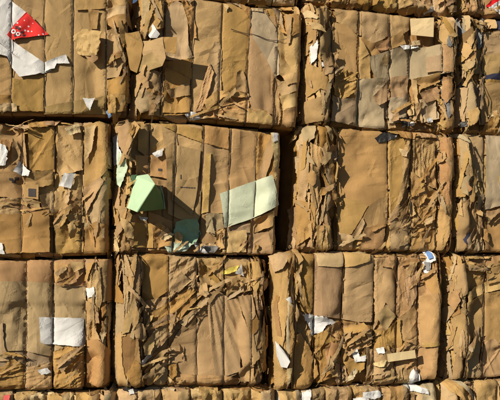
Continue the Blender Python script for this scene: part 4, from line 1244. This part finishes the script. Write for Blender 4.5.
sheet(A2, 't', '272,78 282,84 284,124 270,127 273,100', cr=.012, wr=.016, wang=85)
sheet(A2, 't', '276,84 296,80 298,86 296,93 280,98', cr=.006, curl=.015, lift=.006)
sheet(A2, 'l', '278,98 295,95 295,108 282,112', cr=.006, curl=.012)
sheet(A2, 't', '283,111 295,108 294,128 280,128', cr=.008, cell=.04)
sheet(A2, 'l', '280,78 299,74 298,84 284,88', cr=.006, curl=.01)
sheet(A2, 'w', '184,116 190,113 198,115 200,120 190,121', cr=.010, cell=.025, lift=.006, name='paper_scrap')
sheet(A2, 'e', '222,-1 236,2 250,10 262,10 262,14 246,12', cr=.010, cell=.03, curl=.012)
sheet(A2, 'b', '238,4 250,10 250,22 244,14', cr=.008, cell=.03, curl=.012)
sheet(A2, 't', '140,1 164,2 163,30 150,36 142,34', cr=.012, cell=.05, wr=.012, wang=85)
sheet(A2, 'e', '142,2 150,2 148,22 142,28', cr=.012, cell=.03, wr=.014)
sheet(A2, 'l', '150,10 160,4 163,20 156,30', cr=.012, cell=.03, curl=.014)
sheet(A2, 't', '136,76 148,72 164,74 163,98 150,100 136,92', cr=.010, cell=.06, curl=.01)
sheet(A2, 'g', '138,92 148,88 152,100 148,112 140,114 134,104', cr=.008, cup=.02, cell=.05)
sheet(A2, 't', '150,96 164,94 162,117 148,116', cr=.010, cell=.05)
sheet(A2, 'b', '143,88 152,92 163,95 161,98 148,94', cr=.006, curl=.014)
sheet(A2, 't', '165,68 190,80 189,114 162,114', cr=.005, cell=.09, wr=.004)
sheet(A2, 't', '166,92 188,84 190,96 170,100', cr=.006, curl=.010)
# the box corner that sticks out, and the white scrap behind it
flap(A2, 'w', '146,33,4 150,28,6 153,24,7 156,29,9 160,34,8 157,38,7 150,38,6', [(0, 1, 2), (0, 2, 6), (2, 3, 6), (3, 4, 5), (3, 5, 6)], name='paper_scrap', noise=.006)
flap(A2, 'b', '125,33,7 139,31,4 143,44,9 141,58,9 137,73,5 130,70,4 126,48,6', [(0, 1, 2, 6), (6, 2, 3), (6, 3, 4, 5)], label='left side of the box corner', noise=.009, sub=8)  # brown chosen to paint in the shading on this side
flap(A2, 't', '141,41,6 152,40,12 163,37,18 166,58,19 162,66,17 152,52,14 143,56,9', [(0, 1, 5, 6), (1, 2, 3, 5), (3, 4, 5)], label='protruding box corner', noise=.009, sub=8)
flap(A2, 'v', '143,56,9 152,52,14 162,66,16.5 150,70,9 138,72,4', [(0, 1, 3, 4), (1, 2, 3)], label='underside of the box corner', noise=.009, sub=8)
flap(A2, 'b', '163,37,18 177,37,20 176,54,19 166,52,18.5', label='box corner tab, shade put into its brown', noise=.002)  # the brown carries the shadow this tab lies in
filler_crush(A2, 9, (139, 2, 162, 34), ang=1.5)
filler_crush(A2, 8, (136, 78, 162, 114), ang=1.2)
filler_crush(A2, 8, (196, 96, 246, 120), ang=0.2)
filler_crush(A2, 5, (278, 20, 297, 50), ang=1.5)
filler_scraps(A2, 4, 'ttb', (136, 84, 160, 116), .03, .05, 1.0)
filler_scraps(A2, 8, 'ttlbe', (180, 0, 296, 16), .025, .05, 1.1)

filler_base(A3, 5, 'ttlg')
filler_rim(A3, 11, 'ttlbd', 'tb')
filler_edges(A3, 22, 'ttllbp', 'l', .13, 1.3); filler_edges(A3, 18, 'ttlbsd', 'r', .08, 1.2)
sheet(A3, 'g', '334,10 348,5 361,8 361,36 350,30 336,22', cr=.003, cup=.01, cell=.1)
sheet(A3, 't', '333,23 346,27 352,33 360,38 358,75 332,68', cr=.002, cell=.14, small=0, torn=.003, curl=.010)
sheet(A3, 't', '361,6 372,6 388,12 388,36 380,41 371,44 361,38', cr=.003, cup=.012, cell=.1, torn=.004)
sheet(A3, 't', '388,14 410,18 409,30 398,38 388,44', cr=.006, cup=.01)
sheet(A3, 't', '360,38 371,44 388,40 400,32 406,44 388,50 370,60 360,66', cr=.006)
sheet(A3, 't', '359,40 369,56 370,80 360,84 356,76', cr=.006, curl=.01)
sheet(A3, 'p', '374,48 384,42 388,38 390,50 378,52', cr=.008, cell=.04)
sheet(A3, 'e', '368,58 378,55 395,49 408,47 436,48 448,60 446,76 405,80 374,79 370,70', cr=.002, cell=.2, small=0, torn=.002, curl=.007, label='wide weathered grey panel')
sheet(A3, 'g', '380,60 384,54 389,60 387,66 382,66', cr=.004, cell=.03, curl=.012)
sheet(A3, 'g', '424,59 436,59 436,75 424,74', cr=.002, torn=.002, curl=.004)
sheet(A3, 't', '436,20 448,26 446,52 436,48', cr=.006, curl=.012)
sheet(A3, 'o', '436,48 446,52 446,76 437,76', cr=.010, cell=.04, wr=.012)
sheet(A3, 'w', '398,47 412,45 418,48 402,51', cr=.008, cell=.03, name='paper_scrap')
sheet(A3, 'e', '411,42 420,40 419,46 410,47', cr=.008, cell=.03)
flap(A3, 'c', '410,19,4 434,17.5,7 433.5,37,8 411,35,4', label='cream flap near the top', noise=.002)
sheet(A3, 'w', '421,10 430,6 433,10 424,14', cr=.010, cell=.03, name='paper_scrap')
# left crushed edge and lower patches
sheet(A3, 'w', '307,50 313,44 314,52 313,62 308,67', cr=.010, cell=.03, lift=.014, curl=.012, name='paper_scrap')
sheet(A3, 'g', '316,42 333,24 332,68 322,66 315,62', cr=.006, cell=.08)
sheet(A3, 'n', '315,64 322,66 324,71 316,71', cr=.004, cell=.03)
sheet(A3, 'w', '316,65 322,68 318,71', cr=.004, cell=.03, lift=.006, name='paper_scrap')
sheet(A3, 't', '304,10 314,8 314,40 306,46', cr=.014, wr=.016)
sheet(A3, 'l', '312,14 322,8 330,14 326,22 318,36 313,30', cr=.014, cell=.04, curl=.018)
sheet(A3, 't', '304,66 318,72 330,70 330,98 316,92 304,100', cr=.016, cell=.04, wr=.012)
sheet(A3, 't', '333,68 354,74 356,92 342,100 332,96', cr=.014, cell=.04, wr=.010, wang=40)
sheet(A3, 'g', '303,103 316,100 328,101 327,123 302,124', cr=.005, cup=.012, cell=.09)
sheet(A3, 'g', '330,97 342,100 355,98 352,126 329,122', cr=.005, cup=.010, cell=.09)
sheet(A3, 'e', '356,80 388,78 388,98 384,104 383,130 352,126', cr=.003, cell=.12, torn=.003, curl=.006)
sheet(A3, 't', '371,98 388,80 389,100 378,106', cr=.004, curl=.012)
sheet(A3, 't', '389,78 408,76 408,98 390,98', cr=.008)
sheet(A3, 'e', '389,98 408,98 406,122 388,124', cr=.006)
sheet(A3, 'e', '418,100 434,98 436,120 420,124', cr=.006)
sheet(A3, 't', '410,80 434,76 436,84 420,90 417,96', cr=.006, curl=.014)
sheet(A3, 'b', '418,94 434,88 436,100 424,104', cr=.008, cell=.05)
sheet(A3, 'l', '410,80 415,82 416,100 420,118 420,124 414,120', cr=.004, curl=.014, lift=.006)
sheet(A3, 'o', '437,80 446,82 448,98 440,106 436,98', cr=.012, cell=.03, wr=.01)
sheet(A3, 'l', '434,124 446,120 449,126 440,130', cr=.006, curl=.015)
sheet(A3, 'k', '398,120 408,116 414,122 402,128', cr=.008, cell=.03)
sheet(A3, 'w', '406,122 412,121 413,126 407,127', cr=.008, cell=.02, lift=.006, name='paper_scrap')
sheet(A3, 'w', '424,120 430,119 430,123 425,124', cr=.008, cell=.02, lift=.006, name='paper_scrap')
filler_crush(A3, 20, (304, 10, 331, 122), ang=1.5)
filler_crush(A3, 8, (334, 72, 356, 98), ang=0.9)
filler_crush(A3, 14, (434, 22, 452, 128), ang=1.5)
filler_crush(A3, 6, (390, 102, 436, 128), ang=0.5)
filler_scraps(A3, 14, 'ttlbgc', (303, 10, 332, 122), .03, .07, 1.2)
filler_scraps(A3, 10, 'ttlbgs', (434, 20, 452, 130), .03, .06, 1.2)
filler_scraps(A3, 6, 'ttlb', (388, 100, 450, 132), .025, .05, 1.1)

filler_base(A4, 6, 'gget')
filler_rim(A4, 8, 'tglb', 'tb')
filler_edges(A4, 18, 'tlgsed', 'l', .10, 1.2)
sheet(A4, 'g', '481,33 500,31 520,31 520,56 482,58', cr=.006, cell=.1, wr=.005, wang=10)
sheet(A4, 'g', '482,56 520,52 520,76 498,76 484,80', cr=.004, cell=.12)
sheet(A4, 'n', '484,76 498,74 520,78 520,84 484,84', cr=.004)
sheet(A4, 'n', '490,20 520,16 520,31 492,31', cr=.004)
sheet(A4, 'l', '481,18 494,18 494,30 482,30', cr=.006, curl=.012)
sheet(A4, 'v', '482,80 500,81 520,80 520,86 486,86', cr=.003)
sheet(A4, 'g', '482,84 520,84 520,118 492,124 476,126 478,100', cr=.003, cell=.14)
sheet(A4, 'e', '462,82 481,86 476,122 461,120', cr=.003, cell=.1, curl=.01)
sheet(A4, 'n', '470,90 481,92 476,112 474,108 475,98', cr=.003, curl=.008, lift=.006, label='navy strip')
sheet(A4, 'l', '455,89 463,90 460,110 456,128 451,126 454,106', cr=.004, curl=.014, lift=.008)
sheet(A4, 'c', '486,117 493,111 496,111 494,116 488,118', cr=.003, curl=.01, lift=.012)
sheet(A4, 'b', '482,126 490,118 500,117 508,130 500,138 480,136', cr=.008, curl=.012, cell=.06)
sheet(A4, 't', '460,60 470,54 468,70 462,74', cr=.006, curl=.014, lift=.01)
sheet(A4, 's', '472,30 480,28 480,48 474,52', cr=.010, wr=.012)
sheet(A4, 's', '450,32 458,30 462,36 454,44', cr=.010, cell=.03, curl=.014)
sheet(A4, 'd', '454,40 466,30 468,34 458,50', cr=.010, cell=.03, curl=.015)
sheet(A4, 'l', '461,44 470,32 472,36 464,52', cr=.008, cell=.03, curl=.015)
sheet(A4, 'v', '466,24 484,28 484,32 470,30', cr=.008, cell=.03)
sheet(A4, 'k', '456,124 462,122 462,128 457,129', cr=.006, cell=.03)
filler_crush(A4, 20, (453, 22, 482, 80), ang=1.4)
filler_crush(A4, 8, (454, 84, 500, 132), ang=1.5)
filler_scraps(A4, 16, 'tlgsedl', (452, 20, 484, 82), .03, .07, 1.3)
filler_scraps(A4, 8, 'tlgb', (454, 116, 500, 134), .03, .06, 1.1)

# ---- the row above, only its lower rim in view
Z2 = Bale('Z2', [(150, -130), (298, -118), (296, 6), (148, -6)], [176, 203, 232, 272], 'cardboard bale cut off by the top edge, pale card along its bottom',
          seed=2, gaps=(0, .01), yoff=.015)
Z3 = Bale('Z3', [(306, -118), (458, -108), (455, 16), (304, 3)], [330, 346, 372, 398, 434], 'cardboard bale cut off by the top edge above the cream flap',
          seed=3, gaps=(.01, .01), yoff=.01)
Z4 = Bale('Z4', [(462, -106), (620, -95), (620, 26), (460, 14)], [484, 512, 540, 568, 595], 'cardboard bale cut off at the upper right corner, red and white scraps in it',
          seed=4, gaps=(.01, 0), yoff=.005)
filler_base(Z2, 6, 'lltt'); filler_base(Z3, 6, 'ttb'); filler_base(Z4, 6, 'ttg')
sheet(Z2, 'c', '226,-25 272,-20 272,4 240,1 226,-2', cr=.004, torn=.003)
sheet(Z2, 'c', '273,-20 296,-16 295,5 273,4', cr=.004, torn=.003)
sheet(Z2, 'l', '150,-30 226,-25 226,-1 150,-8', cr=.008)
sheet(Z2, 'c', '254,2 270,5 288,8 286,13 264,9', cr=.006, curl=.012, lift=.006)
for i, (a, b, m_) in enumerate(((310, 330, 't'), (331, 346, 'l'), (347, 360, 't'), (358, 372, 'g'), (373, 397, 'v'), (398, 414, 't'), (410, 434, 'b'), (433, 444, 'l'), (442, 456, 't'))):
    y = 4 + (a - 304) * .083
    sheet(Z3, m_, f'{a},-30 {b},-28 {b},{y+1} {(a+b)/2},{y+3} {a},{y-1}', cr=.010, cell=.05, wr=.006, curl=.012)
sheet(Z3, 'w', '422,10 432,6 434,11 425,14', cr=.010, cell=.03, name='paper_scrap')
sheet(Z3, 'l', '447,6 453,4 453,13 448,14', cr=.008, lift=.008)
sheet(Z4, 'l', '456,-20 478,-20 474,8 460,14', cr=.008)
sheet(Z4, 'r', '486,6 498,-6 520,-8 520,2 494,8', cr=.008, cell=.04, label='red scrap at the upper right corner')
sheet(Z4, 'w', '488,8 500,0 520,2 520,14 500,14', cr=.010, cell=.03, wr=.01, name='paper_sheet')
sheet(Z4, 'p', '478,8 490,9 500,16 484,18', cr=.008)
for B in (Z2, Z3, Z4):
    filler_edges(B, 14, 'ttlb'); filler_rim(B, 14, 'ttlbv', 'b', 1.3)
filler_scraps(Z3, 12, 'ttlbvd', (340, -8, 452, 12), .03, .07, 1.2)
filler_scraps(Z4, 8, 'ttlg', (460, -8, 486, 14), .03, .06, 1.2)

ALL = (A1, A2, A3, A4, B1, B2, B3, B4, C1, C2, C3, C4, D1, D2, D3, D4, Z2, Z3, Z4)
for B in ALL:
    wires(B)


# ------------------------------------------------------------------ print on the card: thin ink lying on the sheets
def on_face(B, px, py, out=.0012):
    w = P2W(px, py, B.yoff)
    x = np.array([w[0]]); z = np.array([w[2]])
    h = B.comp(bil(B.H, (x - B.gx0) / GRID, (z - B.gz0) / GRID)) + B.shape(x, z)
    return np.array([w[0], -(float(h[0]) + out), w[2]])


def ink(B, poly, mat=INK, name='printed_mark', sub=4, parent=None, hole=None):
    pts = [np.array(p) for p in poly]
    vs = []; fs = []
    a, b, c, d = pts
    for j in range(sub + 1):
        for i in range(sub + 1):
            s, t = i / sub, j / sub
            p = (a * (1 - s) + b * s) * (1 - t) + (d * (1 - s) + c * s) * t
            vs.append(on_face(B, p[0], p[1], .0022))
    for j in range(sub):
        for i in range(sub):
            k = j * (sub + 1) + i
            f = (k, k + sub + 1, k + sub + 2, k + 1)
            fs.append(f)
    V = np.array(vs); n = len(V)
    V3 = np.concatenate([V, V + [0, .0015, 0]])
    fs = fs + [tuple(i + n for i in f[::-1]) for f in fs]
    o = link_mesh(name, V3, fs, mat, B.o, B.loc)
    if parent:
        o.parent = parent; o.location = V3.mean(0) - B.loc - np.array(parent.location)
    return o


def rect(x0, y0, x1, y1, sk=0): return [(x0, y0), (x1, y0 + sk), (x1, y1 + sk), (x0, y1)]
tube([on_face(A2, *p) for p in ((230, 31, .012), (236, 32.5, .008), (242, 34, .008), (247, 35, .012), (250, 35.2, .012), (258, 38, .008), (266, 41, .008), (273, 42, .010), (278, 42, .012), (284, 41.5, .008), (289, 39, .008), (292, 36, .010))],
     .0022, 'loose_wire', WIRE, A2, label='loose wire curling across the face')
ink(B1, rect(29, 189, 36.5, 197, .4), parent=icon_sheet, name='printed_square')
ink(B1, rect(9.5, 178.5, 13, 180.5), name='printed_mark'); ink(B1, rect(12, 180.5, 16, 183), name='printed_mark'); ink(B1, rect(15, 177.5, 19, 180.5), name='printed_mark')
ink(B2, rect(158, 168.6, 162, 171, .3)); 
for x_, w_ in ((180, 2.2), (182.8, 1.6), (185, 2.6), (188.2, 1.4), (190.2, 2.4), (193.2, 1.8)):
    ink(B2, rect(x_, 187 + (x_ - 180) * .05, x_ + w_, 188 + (x_ - 180) * .05), sub=1)
ink(B2, rect(180, 175, 181, 179.5))
ink(A3, rect(329, 57.5, 331, 58.5))
# white rings and dark lettering on the red print
def ring(B, px, py, r, parent, mat):
    vs = []; n = 14
    for rr in (r, r * 0.5):
        for k in range(n):
            a = 2 * math.pi * k / n
            vs.append(on_face(B, px + rr * math.cos(a), py + rr * math.sin(a), .003))
    V = np.array(vs); V3 = np.concatenate([V, V + [0, .0015, 0]])
    fs = [(k, k + n, (k + 1) % n + n, (k + 1) % n) for k in range(n)]
    fs += [tuple(i + 2 * n for i in f[::-1]) for f in fs]
    o = link_mesh('printed_ring', V3, fs, mat, B.o, B.loc); o.parent = parent; o.location = V3.mean(0) - B.loc - np.array(parent.location)
for px, py, r in ((14.5, 33.8, 2.4), (19.0, 36.2, 2.2)):
    ring(A1, px, py, r, red, INKW)
for q in ((16, 28, 18, 31), (19, 29.5, 21, 32), (21.5, 33, 24, 35), (23.5, 36, 26, 38), (15, 36.8, 17, 39)):
    ink(A1, rect(*q), parent=red, sub=1)
print('pieces', NS[0], 'objects', len(bpy.data.objects), 'tris', sum(len(o.data.polygons) for o in bpy.data.objects if o.type == 'MESH'))
